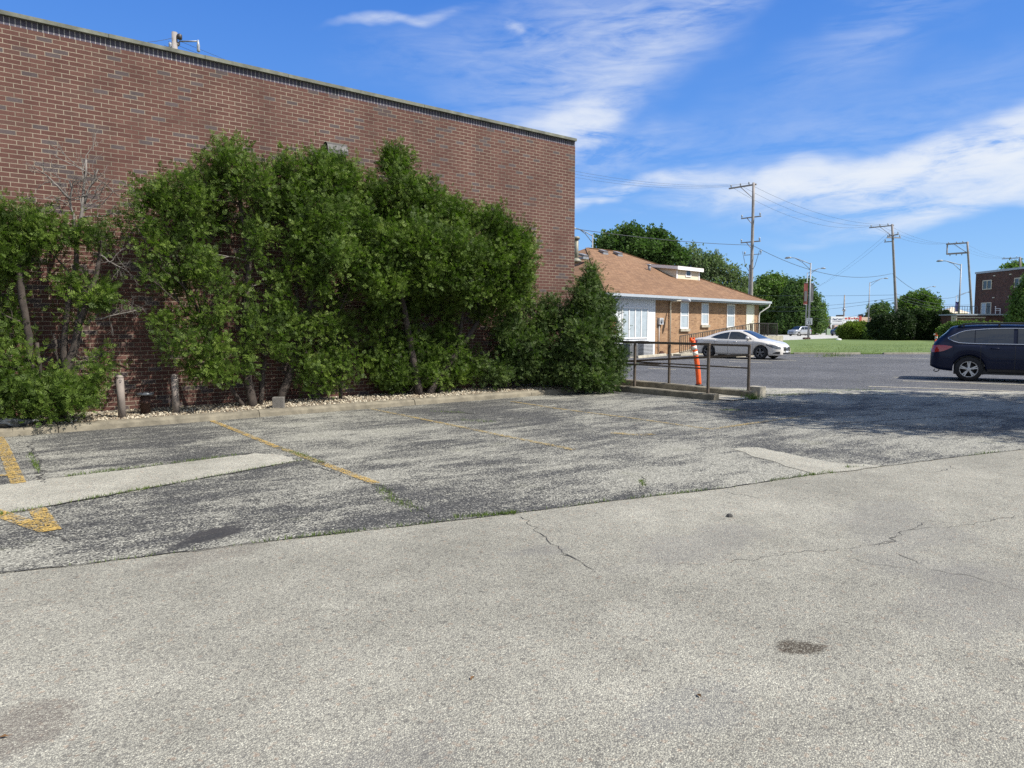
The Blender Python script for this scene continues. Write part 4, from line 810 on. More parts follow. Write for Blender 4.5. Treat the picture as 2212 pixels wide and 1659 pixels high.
cedar('cedar_shrub', 'low drooping dark cedar shrub between the dense cedar and the conical one', G(1098, 842, 0.12),
      [(1150, 690, 48, 40, Y2, .8), (1190, 670, 36, 30, Y2, .8), (1130, 740, 50, 44, Y2, .9), (1190, 730, 50, 50, Y1, 1), (1100, 775, 44, 44, Y2, .8), (1160, 790, 56, 40, Y2, .8), (1225, 780, 36, 50, Y2, .9), (1070, 800, 40, 30, Y2, .6), (1095, 710, 30, 40, Y2, .6), (1210, 820, 36, 22, Y2, .6)],
      [[(1095, 845, 13.0, .07), (1090, 790, 13.0, .055), (1110, 730, 13.0, .04), (1150, 680, 13.0, .015)], [(1098, 845, 13.0, .05), (1150, 800, 13.0, .035), (1190, 790, 13.0, .02)]], 106, mat_='cedar_b', cat='shrub', up=-0.1)
cedar('cedar_shrub', 'conical free standing cedar at the corner of the brick building, beside the ramp', G(1290, 842, 0.05),
      [(1277, 600, 20, 26, 12.3, 1.2), (1270, 640, 38, 34, 12.25, 1.2), (1300, 660, 32, 34, 12.25, 1.1), (1245, 680, 36, 34, 12.3, 1), (1290, 700, 46, 44, 12.1, 1.2), (1260, 730, 50, 46, 12.1, 1.1), (1315, 725, 24, 40, 12.2, 1), (1300, 770, 46, 44, 12.0, 1.1), (1250, 785, 46, 44, 12.1, 1), (1325, 790, 24, 40, 12.1, .9), (1295, 820, 46, 26, 12.0, 1), (1255, 812, 36, 26, 12.1, .8), (1335, 775, 16, 26, 12.1, .6)],
      [[(1288, 845, 12.25, .06), (1285, 750, 12.25, .05), (1278, 600, 12.3, .015)], [(1285, 845, 12.3, .04), (1255, 740, 12.3, .02)]], 107, mat_='cedar_b', per=17, cat='shrub', up=-0.25, deadspray=[(1318, 707, .07, 11.75)])

# ------------------------------------------------------------------ weeds, grass along joints
def blades(name, P, h, rg, m='grass_blade', per=1):
    n = len(P); lean = rg.normal(0, .45, (n, 2)); hh = h * rg.uniform(.4, 1.3, n); a = rg.uniform(0, 6.28, n); w = 0.006 + 0.05 * hh; s = np.stack([np.cos(a), np.sin(a), np.zeros(n)], -1) * w[:, None] / 2
    tip = P + np.stack([lean[:, 0] * hh, lean[:, 1] * hh, hh], -1); V = np.stack([P - s, P + s, tip], 1)
    o = np_mesh(name, V, 3, rg.uniform(0, 1, n), M[m]); o['kind'] = 'stuff'; return o
rg = np.random.default_rng(31); pts = []
def along(pix, n, sd, z=0.004, lo=0, hi=1):
    P = np.array([G(*p) for p in pix]); L = np.r_[0, np.cumsum(np.linalg.norm(np.diff(P, axis=0), axis=1))]; 
    c = rg.uniform(lo, hi, max(2, n // 45)) * L[-1]; s = c[rg.integers(0, len(c), n)] + rg.normal(0, .16, n); s = np.clip(s, 0, L[-1])
    q = np.stack([np.interp(s, L, P[:, k]) for k in range(3)], -1); q[:, :2] += rg.normal(0, sd, (n, 2)); q[:, 2] = z; pts.append(q)
along(bd[5:], 560, .013); along(bd[2:6], 60, .01); along(bd_r[:5], 420, .014); along([(1756, 1027), (1790, 1022)], 60, .03); along([(985, 1118), (1110, 1110)], 260, .015)
along([(0, 1114), (125, 1092), (345, 1052), (650, 996)], 520, .012, .009); along([(150, 1030), (400, 999), (552, 979.6)], 420, .016, .009); along([(605, 970), (640, 980), (690, 1000)], 240, .03)
along([(812, 1046), (850, 1080), (920, 1110)], 220, .035); along([(930, 889), (1040, 894)], 120, .03); along([(1385, 1040), (1392, 1050)], 60, .02); along([(60, 970), (95, 1045)], 200, .02); along([(1560, 886), (1640, 888)], 100, .05)
along([(960, 905), (1060, 912)], 90, .06); along([(1640, 857), (1750, 850), (1830, 847)], 500, .10); along([(1640, 848), (1900, 842)], 500, .22)
blades('weeds', np.concatenate(pts), 0.030, rg)
n = 5200; P = np.stack([rg.uniform(BX + .21, BX + .9, n), rg.uniform(BY + .2, WALL_Y, n), np.full(n, .035)], -1); blades('strip_grass', P, 0.07, rg)
p = G(1625, 862); P = p + rg.normal(0, .09, (160, 3)) * [1, 1, 0]; P[:, 2] = 0.004; blades('weed_tuft', P, 0.13, rg)
n = 16000; q = rg.uniform(0, 1, (n, 2)) ** [1, 1.6]; Pc = np.array([cw(16.6 + 34 * a, 41.3 + 22 * b_, 0.055) for a, b_ in q]); Pc = Pc[(Pc @ RGT) > 16.3 + 0.42 * ((Pc @ FWD) - 41.3)]; blades('lawn_grass', Pc, 0.11, rg)
P = G(1800, 770) + rg.normal(0, 1, (220, 3)) * [.9, .35, 0]; P[:, 2] = .005; blades('lot_weeds', P, .22, rg)
# ------------------------------------------------------------------ tan brick annex with hipped roof
AX = G(1430, 765.2); ARZ = R(6.0); EX = np.array([math.cos(ARZ), math.sin(ARZ), 0]); EYv = np.array([-math.sin(ARZ), math.cos(ARZ), 0])
def AL(px, py, yl):           # measured direction -> annex coordinates on the plane y = yl
    d = ray(px, py); o = np.array([0, 0, EYE]); t = (yl - (o - AX) @ EYv) / (d @ EYv); q = o + d * t - AX; return np.array([q @ EX, yl, q[2]])
def AW(x, y, z=0.0): return AX + EX * x + EYv * y + ZUP * z
ZE, XR, XL, HW, ZR = 3.33, 12.18, -6.0, 7.3, 6.75; TS = (ZR - ZE) / HW
def AROOF(px, py):            # measured direction -> near roof slope
    d = ray(px, py); o = np.array([0, 0, EYE]); f = lambda t: (o[2] + d[2]*t) - (ZE + (((o + d*t - AX) @ EYv) + .5) * TS)
    lo, hi = 10.0, 120.0
    for _ in range(60):
        m = (lo + hi) / 2
        if f(lo) * f(m) <= 0: hi = m
        else: lo = m
    q = o + d * lo - AX; return np.array([q @ EX, q @ EYv, q[2]])
an = thing('hip_roof_building', 'tan brick building with brown hipped shingle roof, white gutter and small dormer', 'building', tuple(AX), ARZ)
wx0, wx1, wy1 = XL + 0.5, XR - 0.5, 2 * HW - 1.0
mb = MB(); mb.box(-0.78, wx1, 0, wy1, 0.0, ZE - 0.12); mb.build('wall', M['tan_brick'], an)
mb = MB(); mb.box(wx0, -0.782, -0.03, wy1 - .01, 0.0, ZE - 0.121); mb.build('board_wall', M['board'], an)
mb = MB(); r = [(XL, -.5, ZE), (XR, -.5, ZE), (XR, 2*HW-.5, ZE), (XL, 2*HW-.5, ZE), (XL+HW, HW-.5, ZR), (XR-HW, HW-.5, ZR)]
mb.add(r, [(0,1,5,4), (1,2,5), (2,3,4,5), (3,0,4)])
mb.add([(x_, y_, z_ - 0.06) for (x_, y_, z_) in r[:4]], [(3,2,1,0)]); mb.add([(*r[i][:2], ZE - 0.06 * k) for k in (0, 1) for i in range(4)], [(4,5,1,0), (5,6,2,1), (6,7,3,2), (7,4,0,3)])
roof = mb.build('roof', M['shingle'], an)
mb = MB()
for (p, q) in (((XR-HW, HW-.5, ZR+.01), (XR, -.5, ZE+.01)), ((XL+HW, HW-.5, ZR+.01), (XR-HW, HW-.5, ZR+.01)), ((XL+HW, HW-.5, ZR+.01), (XL, -.5, ZE+.01))): mb.bar(p, q, 0.22, 0.03)
mb.build('ridge_cap', M['shingle'], roof)
mb = MB(); mb.box(XL - .02, XR + .14, -.62, -.502, ZE - 0.13, ZE + 0.015); mb.box(XR + .002, XR + .12, -.5, 2*HW-.5, ZE - 0.13, ZE + 0.015); mb.build('gutter', M['gutter'], an)
mb = MB(); mb.box(XL + .01, XR - .003, -.499, 0.3, ZE - .22, ZE - .125); mb.box(wx1 - .3, XR - .004, 0.302, 2*HW-.52, ZE - .22, ZE - .125); mb.build('soffit', M['gutter'], an)
# downpipe at the right corner
mb = MB(); xx = wx1 - 0.10; mb.tube([(XR - .02, -.56, ZE - .1), (XR - .05, -.5, ZE - .35), (xx + .05, -.1, ZE - .75), (xx, -.07, ZE - .95), (xx, -.07, 0.1), (xx + .05, -.25, 0.02)], 0.045, 10); mb.build('downpipe', M['white_paint'], an)
def window(x0, x1, z0, z1, panes=1, m_glass='blind_glass', fr=0.07, sill=True, rec=0.0, name='window', y=0.0, rail=True):
    f = MB(); d = 0.10
    f.box(x0, x0 + fr, y - .035, y + .05, z0, z1); f.box(x1 - fr, x1, y - .035, y + .05, z0, z1); f.box(x0 + fr, x1 - fr, y - .034, y + .05, z1 - fr, z1); f.box(x0 + fr, x1 - fr, y - .034, y + .05, z0, z0 + fr)
    pw = (x1 - x0 - 2 * fr) / panes
    for k in range(1, panes): f.box(x0 + fr + pw * k - fr * .55, x0 + fr + pw * k + fr * .55, y - .033, y + .05, z0 + fr, z1 - fr)
    if rail and panes == 1: f.box(x0 + fr, x1 - fr, y - .02, y + .05, (z0 + z1) / 2 - .03, (z0 + z1) / 2 + .03)
    fo = f.build(name, M['white_paint'], an)
    for k in range(panes):
        g = MB(); a = x0 + fr + pw * k + (fr * .55 if k else 0); b_ = x0 + fr + pw * (k + 1) - (fr * .55 if k < panes - 1 else 0); g.box(a, b_, y - .008, y + .04, z0 + fr, z1 - fr); g.build('pane', M[m_glass], fo)
    if sill:
        s = MB(); s.box(x0 - .07, x1 + .07, y - .12, y + .02, z0 - .16, z0 - .002); s.build('sill', M['concrete'], fo)
    return fo
window(-3.92, -1.53, 0.93, 2.66, 4, y=-0.035, sill=False, name='window')
window(1.82, 2.72, 1.48, 3.06); window(4.18, 5.02, 1.72, 3.06); window(7.30, 8.30, 1.55, 3.06)
# white door
f = MB(); f.box(9.86, 9.95, -.04, .05, 1.0, 3.07); f.box(10.85, 10.94, -.04, .05, 1.0, 3.07); f.box(9.95, 10.85, -.039, .05, 2.98, 3.07); f.box(9.95, 10.85, -.02, .05, 1.0, 2.98)
dr = f.build('door', plain('cream_door', (0.66, 0.64, 0.52), 0.5, var=.05), an); h = MB(); h.lathe([(0.03, -.09), (0.035, -.06), (0.015, -.03), (0.015, -.02)], 10, 'y', (10.76, 0, 2.0)); h.build('handle', M['grey_metal'], dr)
# meter box
f = MB(); f.box(-.52, -.12, -.16, -.002, 1.72, 2.10); mbx = f.build('meter_box', M['ac_white'], an); g = MB(); g.lathe([(0.10, -.22), (0.11, -.20), (0.11, -.162)], 14, 'y', (-.32, 0, 1.92)); g.build('meter_dial', M['galv'], mbx)
f = MB(); f.tube([(-.42, -.06, 1.72), (-.42, -.06, 0.1)], 0.025, 8); f.build('conduit', M['ac_white'], an)
# gooseneck wall light on a pipe
f = MB(); f.tube([(.65, -.09, 0.03), (.65, -.09, 2.93), (.65, -.12, 3.03), (.65, -.2, 3.07), (.65, -.95, 3.09)], 0.05, 10); lp = f.build('light_pipe', M['cream'], an)
f = MB(); f.tube([(.65, -.85, 3.09), (.65, -1.0, 3.11), (.65, -1.3, 3.10), (.65, -1.42, 3.05)], [.05, .10, .11, .05], 12); f.build('light_head', M['ac_white'], lp)
# dormer
pl_ = AROOF(1461, 601.4); yd = pl_[1]; xa = pl_[0]; xb = AL(1510, 605.4, yd)[0]; zb = ZE + (yd + .5) * TS; zt_ = AL(1461, 574.8, yd)[2] - 0.02
dm = MB(); dpt = (zt_ + 0.05 - zb) / (TS - 0.12)
for xs_ in (xa, xb):
    pass
vs = [(xa, yd, zb - .05), (xb, yd, zb - .05), (xb, yd, zt_), (xa, yd, zt_), (xa, yd + dpt, zb + dpt * TS - .05), (xb, yd + dpt, zb + dpt * TS - .05), (xb, yd + dpt, zt_ + .12 * dpt), (xa, yd + dpt, zt_ + .12 * dpt)]
dm.add(vs, [(0,1,2,3), (1,5,6,2), (5,4,7,6), (4,0,3,7)]); dmo = dm.build('dormer', M['lap'], an)
f = MB(); e = .18; dz = .12
vs = [(xa - e, yd - .22, zt_ - .03), (xb + e, yd - .22, zt_ - .03), (xb + e, yd + dpt + .3, zt_ + .12 * (dpt + .3)), (xa - e, yd + dpt + .3, zt_ + .12 * (dpt + .3))]; vs += [(a, b_, c + .05) for (a, b_, c) in vs]
f.add(vs, [(3,2,1,0), (4,5,6,7), (0,1,5,4), (1,2,6,5), (2,3,7,6), (3,0,4,7)]); f.build('roof', M['shingle'], dmo)
f = MB(); f.box(xa - e + .002, xb + e - .002, yd - .24, yd - .20, zt_ - .22, zt_ + .01); f.box(xa - .03, xa + .10, yd - .03, yd - .001, zb, zt_ - .03); f.box(xb - .10, xb + .03, yd - .03, yd - .001, zb, zt_ - .03)
vs = [(xa - e - .003, yd - .2, zt_ - .2), (xa - e - .003, yd + dpt + .2, zt_ + .12 * (dpt + .2) - .16), (xa - e - .003, yd + dpt + .2, zt_ + .12 * (dpt + .2) + .03), (xa - e - .003, yd - .2, zt_)]; vs += [(a - .03, b_, c) for (a, b_, c) in vs]
f.add(vs, [(3,2,1,0), (4,5,6,7), (0,1,5,4), (1,2,6,5), (2,3,7,6), (3,0,4,7)]); f.build('trim', M['white_paint'], dmo)
xm = (xa + xb) / 2; f = MB(); w2, z0_, z1_ = .34, zb + .16, zt_ - .12
f.box(xm - w2, xm + w2, yd - .045, yd - .001, z0_, z0_ + .08); f.box(xm - w2, xm + w2, yd - .045, yd - .001, z1_ - .08, z1_); f.box(xm - w2, xm - w2 + .08, yd - .044, yd - .001, z0_ + .08, z1_ - .08); f.box(xm + w2 - .08, xm + w2, yd - .044, yd - .001, z0_ + .08, z1_ - .08)
wf = f.build('window', M['white_paint'], dmo); f = MB(); f.box(xm - w2 + .08, xm + w2 - .08, yd - .02, yd - .002, z0_ + .08, z1_ - .08); f.build('pane', M['glass'], wf)
# roof vents, flue pipe, plumbing vent
for (px, py) in ((1260, 553), (1303, 544), (1334.5, 548)):
    q = AROOF(px, py + 3); f = MB(); f.box(q[0] - .26, q[0] + .26, q[1] - .22, q[1] + .25, q[2] - .12, q[2] + .012)
    f.add([(q[0]-.2, q[1]-.2, q[2]), (q[0]+.2, q[1]-.2, q[2]), (q[0]+.2, q[1]+.22, q[2]+.12), (q[0]-.2, q[1]+.22, q[2]+.12), (q[0]-.24, q[1]-.26, q[2]+.12), (q[0]+.24, q[1]-.26, q[2]+.12), (q[0]+.24, q[1]+.24, q[2]+.27), (q[0]-.24, q[1]+.24, q[2]+.27)], [(0,3,2,1), (4,5,6,7), (0,1,5,4), (1,2,6,5), (2,3,7,6), (3,0,4,7)])
    f.build('roof_vent', M['galv'], roof)
q = AROOF(1245, 562); zt2_ = AL(1245, 511, q[1])[2]; f = MB(); f.tube([(q[0], q[1], q[2] - .2), (q[0], q[1], zt2_ - .12)], .125, 16); f.lathe([(.20, zt2_ - .16), (.20, zt2_ - .04), (.15, zt2_)], 16, c=(q[0], q[1], 0)); f.lathe([(.30, q[2] - .12), (.30, q[2] - .02), (.14, q[2] + .12)], 16, c=(q[0], q[1], 0)); f.build('flue_pipe', M['dark_metal'] if False else plain('weathered_flue', (.22, .21, .16), .6, .3), roof)
q = AROOF(1402.5, 584); f = MB(); f.tube([(q[0], q[1], q[2] - .1), (q[0], q[1], q[2] + .36)], .09, 12); f.lathe([(.13, q[2]+.30), (.13, q[2] + .36), (.05, q[2]+.40)], 12, c=(q[0], q[1], 0)); f.build('plumbing_vent', M['galv'], roof)
# concrete ramp to the door
rt = thing('access_ramp', 'sloping concrete access ramp along the tan brick wall up to the cream door', 'ramp', tuple(AW(0, -0.7)), ARZ)
f = MB(); x0_, x1_, x2_ = 1.2, 9.4, 12.2; yy0, yy1 = -0.85, 0.65
vs = [(x0_, yy0, 0), (x1_, yy0, 0), (x2_, yy0, 0), (x0_, yy0, .03), (x1_, yy0, 1.0), (x2_, yy0, 1.0)]; vs += [(a, yy1, c) for (a, _, c) in vs]
f.add(vs, [(0,1,4,3), (1,2,5,4), (7,6,9,10), (8,7,10,11), (3,4,10,9), (4,5,11,10), (2,8,11,5), (0,3,9,6)]); f.build('slab', M['concrete'], rt)
f = MB(); f.box(-1.4, 11.9, yy0 - .62, yy0 - .02, -.01, .10); struct(f.build('sidewalk', M['concrete'])); bpy.data.objects['sidewalk'].location = tuple(AW(0, -0.7)); bpy.data.objects['sidewalk'].rotation_euler = (0, 0, ARZ)
pt = AL(1469, 726, -1.5); pu = AL(1633, 698, -1.5)
rl = thing('ramp_railing', 'dark iron picket railing climbing along the access ramp behind the white sedan', 'railing', tuple(AW(0, -1.5)), ARZ)
x0_, z0_, x1_, z1_ = pt[0], pt[2], pu[0], pu[2]; slope = (z1_ - z0_) / (x1_ - x0_)
f = MB(); f.bar((x0_, 0, z0_), (x1_, 0, z1_), .05); f.build('top_rail', M['rail'], rl); f = MB(); f.bar((x0_, 0, .14), (x1_, 0, z1_ - .86), .035); f.build('bottom_rail', M['rail'], rl)
f = MB(); n = 46
for k in range(n):
    u = k / (n - 1); xq = x0_ + (x1_ - x0_) * u; f.bar((xq, 0, (.14 if k % 6 else 0.0) + (z1_ - 1.0) * u), (xq, 0, z0_ + (z1_ - z0_) * u), .03 if k % 6 else .05)
f.build('pickets', M['rail'], rl)
pe = AL(1679, 696, -1.5); lr = thing('landing_railing', 'dark iron picket railing round the ramp landing at the tan building corner', 'railing', tuple(AW(x1_, -1.5)), ARZ)
Lx = pe[0] - x1_; f = MB(); f.bar((.03, 0, z1_), (Lx, 0, z1_ - .02), .05); f.bar((.03, 0, z1_ - .85), (Lx, 0, z1_ - .85), .035); f.build('rails', M['dark_metal'], lr); f = MB()
for k in range(18): f.bar((Lx * (k + .5) / 18, 0, z1_ - .85), (Lx * (k + .5) / 18, 0, z1_), .02)
f.build('pickets', M['dark_metal'], lr); f = MB()
for xq in (Lx, Lx * .55): f = MB(); f.bar((xq, 0, 0.0), (xq, 0, z1_ + .02), .06); f.build('post', M['dark_metal'], lr)
f = MB(); f.bar((Lx * .55, .01, z1_ - .02), (Lx * .55, 1.3, z1_ - .02), .05); f.bar((Lx * .55, .01, z1_ - .9), (Lx * .55, 1.3, z1_ - .9), .04)
for k in range(9): f.bar((Lx * .55, .1 + k * .14, z1_ - .9), (Lx * .55, .1 + k * .14, z1_ - .02), .028)
f.build('side_panel', M['dark_metal'], lr)
# air conditioners
def ac(px, py, w, hgt, label, m_):
    g = G(px, py); q = g - AX; t = thing('air_conditioner', label, 'air conditioner', tuple(g), ARZ, 'air conditioning units at the white board wall'); f = MB()
    f.box(-w/2, w/2, -w/2, w/2, 0.04, hgt); f.build('case', M[m_], t, bevel=.02)
    f = MB()
    for k in range(9):
        z = .12 + (hgt - .22) * k / 8; f.box(-w/2 - .012, w/2 + .012, -w/2 - .014, -w/2 + .002, z, z + .035); f.box(-w/2 - .014, -w/2 + .002, -w/2 - .01, w/2 + .01, z + .001, z + .034); f.box(w/2 - .002, w/2 + .014, -w/2 - .01, w/2 + .01, z + .002, z + .033)
    f.build('grille', M['ac_white'] if m_ == 'ac_grey' and w > .75 else M['ac_grey'], t)
    f = MB(); f.lathe([(w * .42, hgt), (w * .42, hgt + .03), (w * .1, hgt + .05)], 18); f.build('fan_guard', M['dark_metal'], t)
    f = MB(); f.box(-w/2 - .1, w/2 + .1, -w/2 - .1, w/2 + .1, -.02, .04); f.build('pad', M['concrete'], t)
ac(1386, 770, .86, .80, 'larger dark grey air conditioner with louvred sides nearer the brick', 'ac_grey'); ac(1357, 772, .7, .72, 'smaller plain grey air conditioner at the board wall, half hidden by the conical cedar', 'ac_grey')
t = AX + EX * 0; bx = thing('brick_stub', 'small stack of dark bricks at the foot of the wall beside the air conditioner', 'bricks', tuple(AW(-.7, -.35)), ARZ); f = MB()
for k, (a, b_, z) in enumerate([(0, 0, 0), (.24, 0, 0), (.02, .12, 0), (.05, .02, .066), (.27, .03, .066), (.14, .02, .132)]): f.box(a, a + .21, b_, b_ + .10, z + .002, z + .064)
f.build('brick_pile', M['brown_brick'], bx)
# plant by the ramp foot
p = G(1492, 762); t = thing('small_plant', 'small leafy weed growing at the foot of the ramp railing', 'plant', tuple(p)); rg = np.random.default_rng(6); k = 120; C = rg.normal(0, 1, (k, 3)) * [.16, .16, .18] + [0, 0, .32]; V, tt = place_sprays(LEAF, C, rg.normal(size=(k, 3)) + [0, 0, .4], rg.uniform(.05, .10, k), rg, rg.uniform(.2, .9, k)); np_mesh('leaves', V, 4, tt, M['leaf_lime'], t)
mb = MB(); mb.tube([(0, 0, 0), (.02, 0, .25), (.0, .03, .5)], .008, 5); mb.build('stem', M['dark_bark'], t)
# wheel stops
def wheel_stop(pa, pb, label):
    a, b_ = np.array(pa), np.array(pb); d = b_ - a; L = np.linalg.norm(d[:2]); t = thing('wheel_stop', label, 'wheel stop', tuple(a), math.atan2(d[1], d[0]), 'concrete wheel stops'); f = MB(); prof = [(-.09, 0), (-.07, .10), (-.05, .125), (.05, .125), (.07, .10), (.09, 0)]
    vs = [(x, y, z) for x in (0, L) for (y, z) in prof]; f.add(vs, [(i, i+1, i+7, i+6) for i in range(5)][::1] + [tuple(range(6))[::-1], tuple(range(6, 12))]); f.build('block', M['concrete'], t)
wheel_stop(G(1376, 774), G(1437, 768.5), 'concrete wheel stop in front of the air conditioners'); wheel_stop(G(1448, 768.6), G(1506, 764), 'concrete wheel stop by the foot of the access ramp'); wheel_stop(G(1545, 772.5), G(1626, 771), 'concrete wheel stop beside the white sedan')
# ------------------------------------------------------------------ cars
def interp(keys, x):
    k = np.array(keys, float); xs, ys = k[:, 0], k[:, 1]; m = np.gradient(ys, xs); x = np.clip(x, xs[0], xs[-1]); i = np.clip(np.searchsorted(xs, x) - 1, 0, len(xs) - 2)
    h = xs[i+1] - xs[i]; s = (ys[i+1] - ys[i]) / h
    m0 = np.where(np.sign(m[i]) == np.sign(s), np.sign(s) * np.minimum(np.abs(m[i]), 3 * np.abs(s)), 0); m1 = np.where(np.sign(m[i+1]) == np.sign(s), np.sign(s) * np.minimum(np.abs(m[i+1]), 3 * np.abs(s)), 0)
    t = (x - xs[i]) / h; return (2*t**3-3*t**2+1)*ys[i] + (t**3-2*t**2+t)*h*m0 + (-2*t**3+3*t**2)*ys[i+1] + (t**3-t**2)*h*m1
class CarBody:
    def __init__(s, P):
        s.P = P; x0, x1 = P['top'][0][0], P['top'][-1][0]
        xs = set(np.round(np.linspace(x0, x1, 61), 3)); s.axles = P['axles']; s.ra = P['arch']; s.zc = P['wr']
        for a in s.axles: xs |= set(np.round(a + s.ra * np.cos(np.linspace(0, math.pi, 19)), 3))
        s.xs = np.array(sorted(xs))
    def low(s, x):
        z = float(interp(s.P['low'], x))
        for a in s.axles:
            if abs(x - a) < s.ra: z = max(z, s.zc + math.sqrt(max(0, s.ra**2 - (x - a)**2)))
        return z
    def half(s, x):           # half section, bottom centre -> top centre
        P = s.P; w = float(interp(P['w'], x)); zb = float(interp(P['belt'], x)); zt = float(interp(P['top'], x)); yr = float(interp(P['yr'], x)); zl = s.low(x); zt = max(zt, zb + .015); zl = min(zl, zb - .06)
        zm = zl + (zb - zl) * .45; yg = w * P.get('tum', .93); e = .03 + .10 * min(1, (zt - zb) / .4); ze = zt - (zt - zb) * .16 - .004
        zf = min(zl, max(.22, float(interp(P['low'], x)) + .02)); zz = zl + 0.0
        return [(0, zz + .03), (w * .62, zz + .03), (w * .955, zz), (w * .985, zz + (zm - zz) * .35), (w, zm), (w * .992, zb - (zb - zm) * .35), (w * .965, zb - (zb - zm) * .10), (yg, zb), (yg + (yr - yg) * .33, zb + (ze - zb) * .36), (yg + (yr - yg) * .70, zb + (ze - zb) * .74), (yr, ze), (yr * .90, zt - (zt - zb) * .05 - .003), (yr * .5, zt - .0), (0, zt)]
    def side_y(s, x, z):
        h = s.half(x)[2:11]; zs = np.array([q[1] for q in h]); ys = np.array([q[0] for q in h]); return float(np.interp(z, zs, ys))
    def top_z(s, x, y):
        h = s.half(x)[7:]; ys = np.array([q[0] for q in h])[::-1]; zs = np.array([q[1] for q in h])[::-1]; return float(np.interp(abs(y), ys, zs))
    def body(s):
        vs = []; fs = []; n = 14; R_ = 2 * n - 2
        for x in s.xs:
            h = s.half(x); ring = [(x, y, z) for (y, z) in h] + [(x, -y, z) for (y, z) in h[-2:0:-1]]; vs += ring
        m = len(s.xs)
        for i in range(m - 1):
            for k in range(R_): fs.append((i*R_+k, i*R_+(k+1)%R_, (i+1)*R_+(k+1)%R_, (i+1)*R_+k))
        fs.append(tuple(range(R_))[::-1]); fs.append(tuple((m-1)*R_ + k for k in range(R_)))
        mb = MB(); mb.add(vs, [f[::-1] for f in fs], True); return mb
    def side_patch(s, lo, hi, x0, x1, sg, off=.009, n=26, nz=9):
        mb = MB(); vs = []
        for i in range(n + 1):
            x = x0 + (x1 - x0) * i / n; a, b_ = float(interp(lo, x)), float(interp(hi, x)); b_ = max(b_, a + .002)
            for j in range(nz + 1): z = a + (b_ - a) * j / nz; vs.append((x, sg * (s.side_y(x, z) + off), z))
        fs = [(i*(nz+1)+j, (i+1)*(nz+1)+j, (i+1)*(nz+1)+j+1, i*(nz+1)+j+1) for i in range(n) for j in range(nz)]
        mb.add(vs, fs if sg < 0 else [f[::-1] for f in fs], True); return mb
    def top_patch(s, x0, x1, hw0, hw1, off=.009, n=16, ny=14, rel=True):
        mb = MB(); vs = []
        for i in range(n + 1):
            u = i / n; x = x0 + (x1 - x0) * u; yr = float(interp(s.P['yr'], x)); hw = (hw0 + (hw1 - hw0) * u) * (yr if rel else 1)
            for j in range(ny + 1): y = -hw + 2 * hw * j / ny; vs.append((x, y, s.top_z(x, y) + off))
        mb.add(vs, [(i*(ny+1)+j, (i+1)*(ny+1)+j, (i+1)*(ny+1)+j+1, i*(ny+1)+j+1) for i in range(n) for j in range(ny)], True); return mb
def wheel(t, x, y, r, w, rim_m, spokes, sg):
    mb = MB(); mb.lathe([(r * .66, -w/2), (r * .90, -w/2 - .004), (r * .975, -w * .38), (r, -w * .25), (r, w * .25), (r * .975, w * .38), (r * .90, w/2 + .004), (r * .66, w/2), (r * .62, w * .2), (r * .62, -w * .2), (r * .66, -w/2)], 40, 'y', (0, 0, 0), True, False); tyre = mb.build('wheel', M['rubber'], t, (x, y, r))
    mb = MB(); o = sg * w * .44; mb.lathe([(r * .60, o - sg * .05), (r * .67, o - sg * .02), (r * .665, o + sg * .012), (r * .635, o + sg * .012), (r * .61, o - sg * .02)], 36, 'y', (0, 0, 0), True, False)
    for k in range(spokes):
        for dd in (-.14, .14) if spokes <= 5 else (-.10, .10):
            a = 2 * math.pi * k / spokes + math.pi / 2; a0 = a + dd * .45; a1 = a + dd; p = (math.cos(a0) * r * .12, o - sg * .004, math.sin(a0) * r * .12); q = (math.cos(a1) * r * .63, o + sg * .004, math.sin(a1) * r * .63); mb.bar(p, q, .036, .02, up=(0, 1, 0))
    mb.lathe([(r * .17, o - sg * .03), (r * .17, o + sg * .014), (r * .10, o + sg * .02)], 18, 'y'); mb.build('rim', M[rim_m], tyre)
    mb = MB(); mb.lathe([(r * .62, o - sg * .075), (r * .62, o - sg * .070), (.001, o - sg * .068)], 28, 'y'); mb.build('brake_disc', M['black_plastic'], tyre)
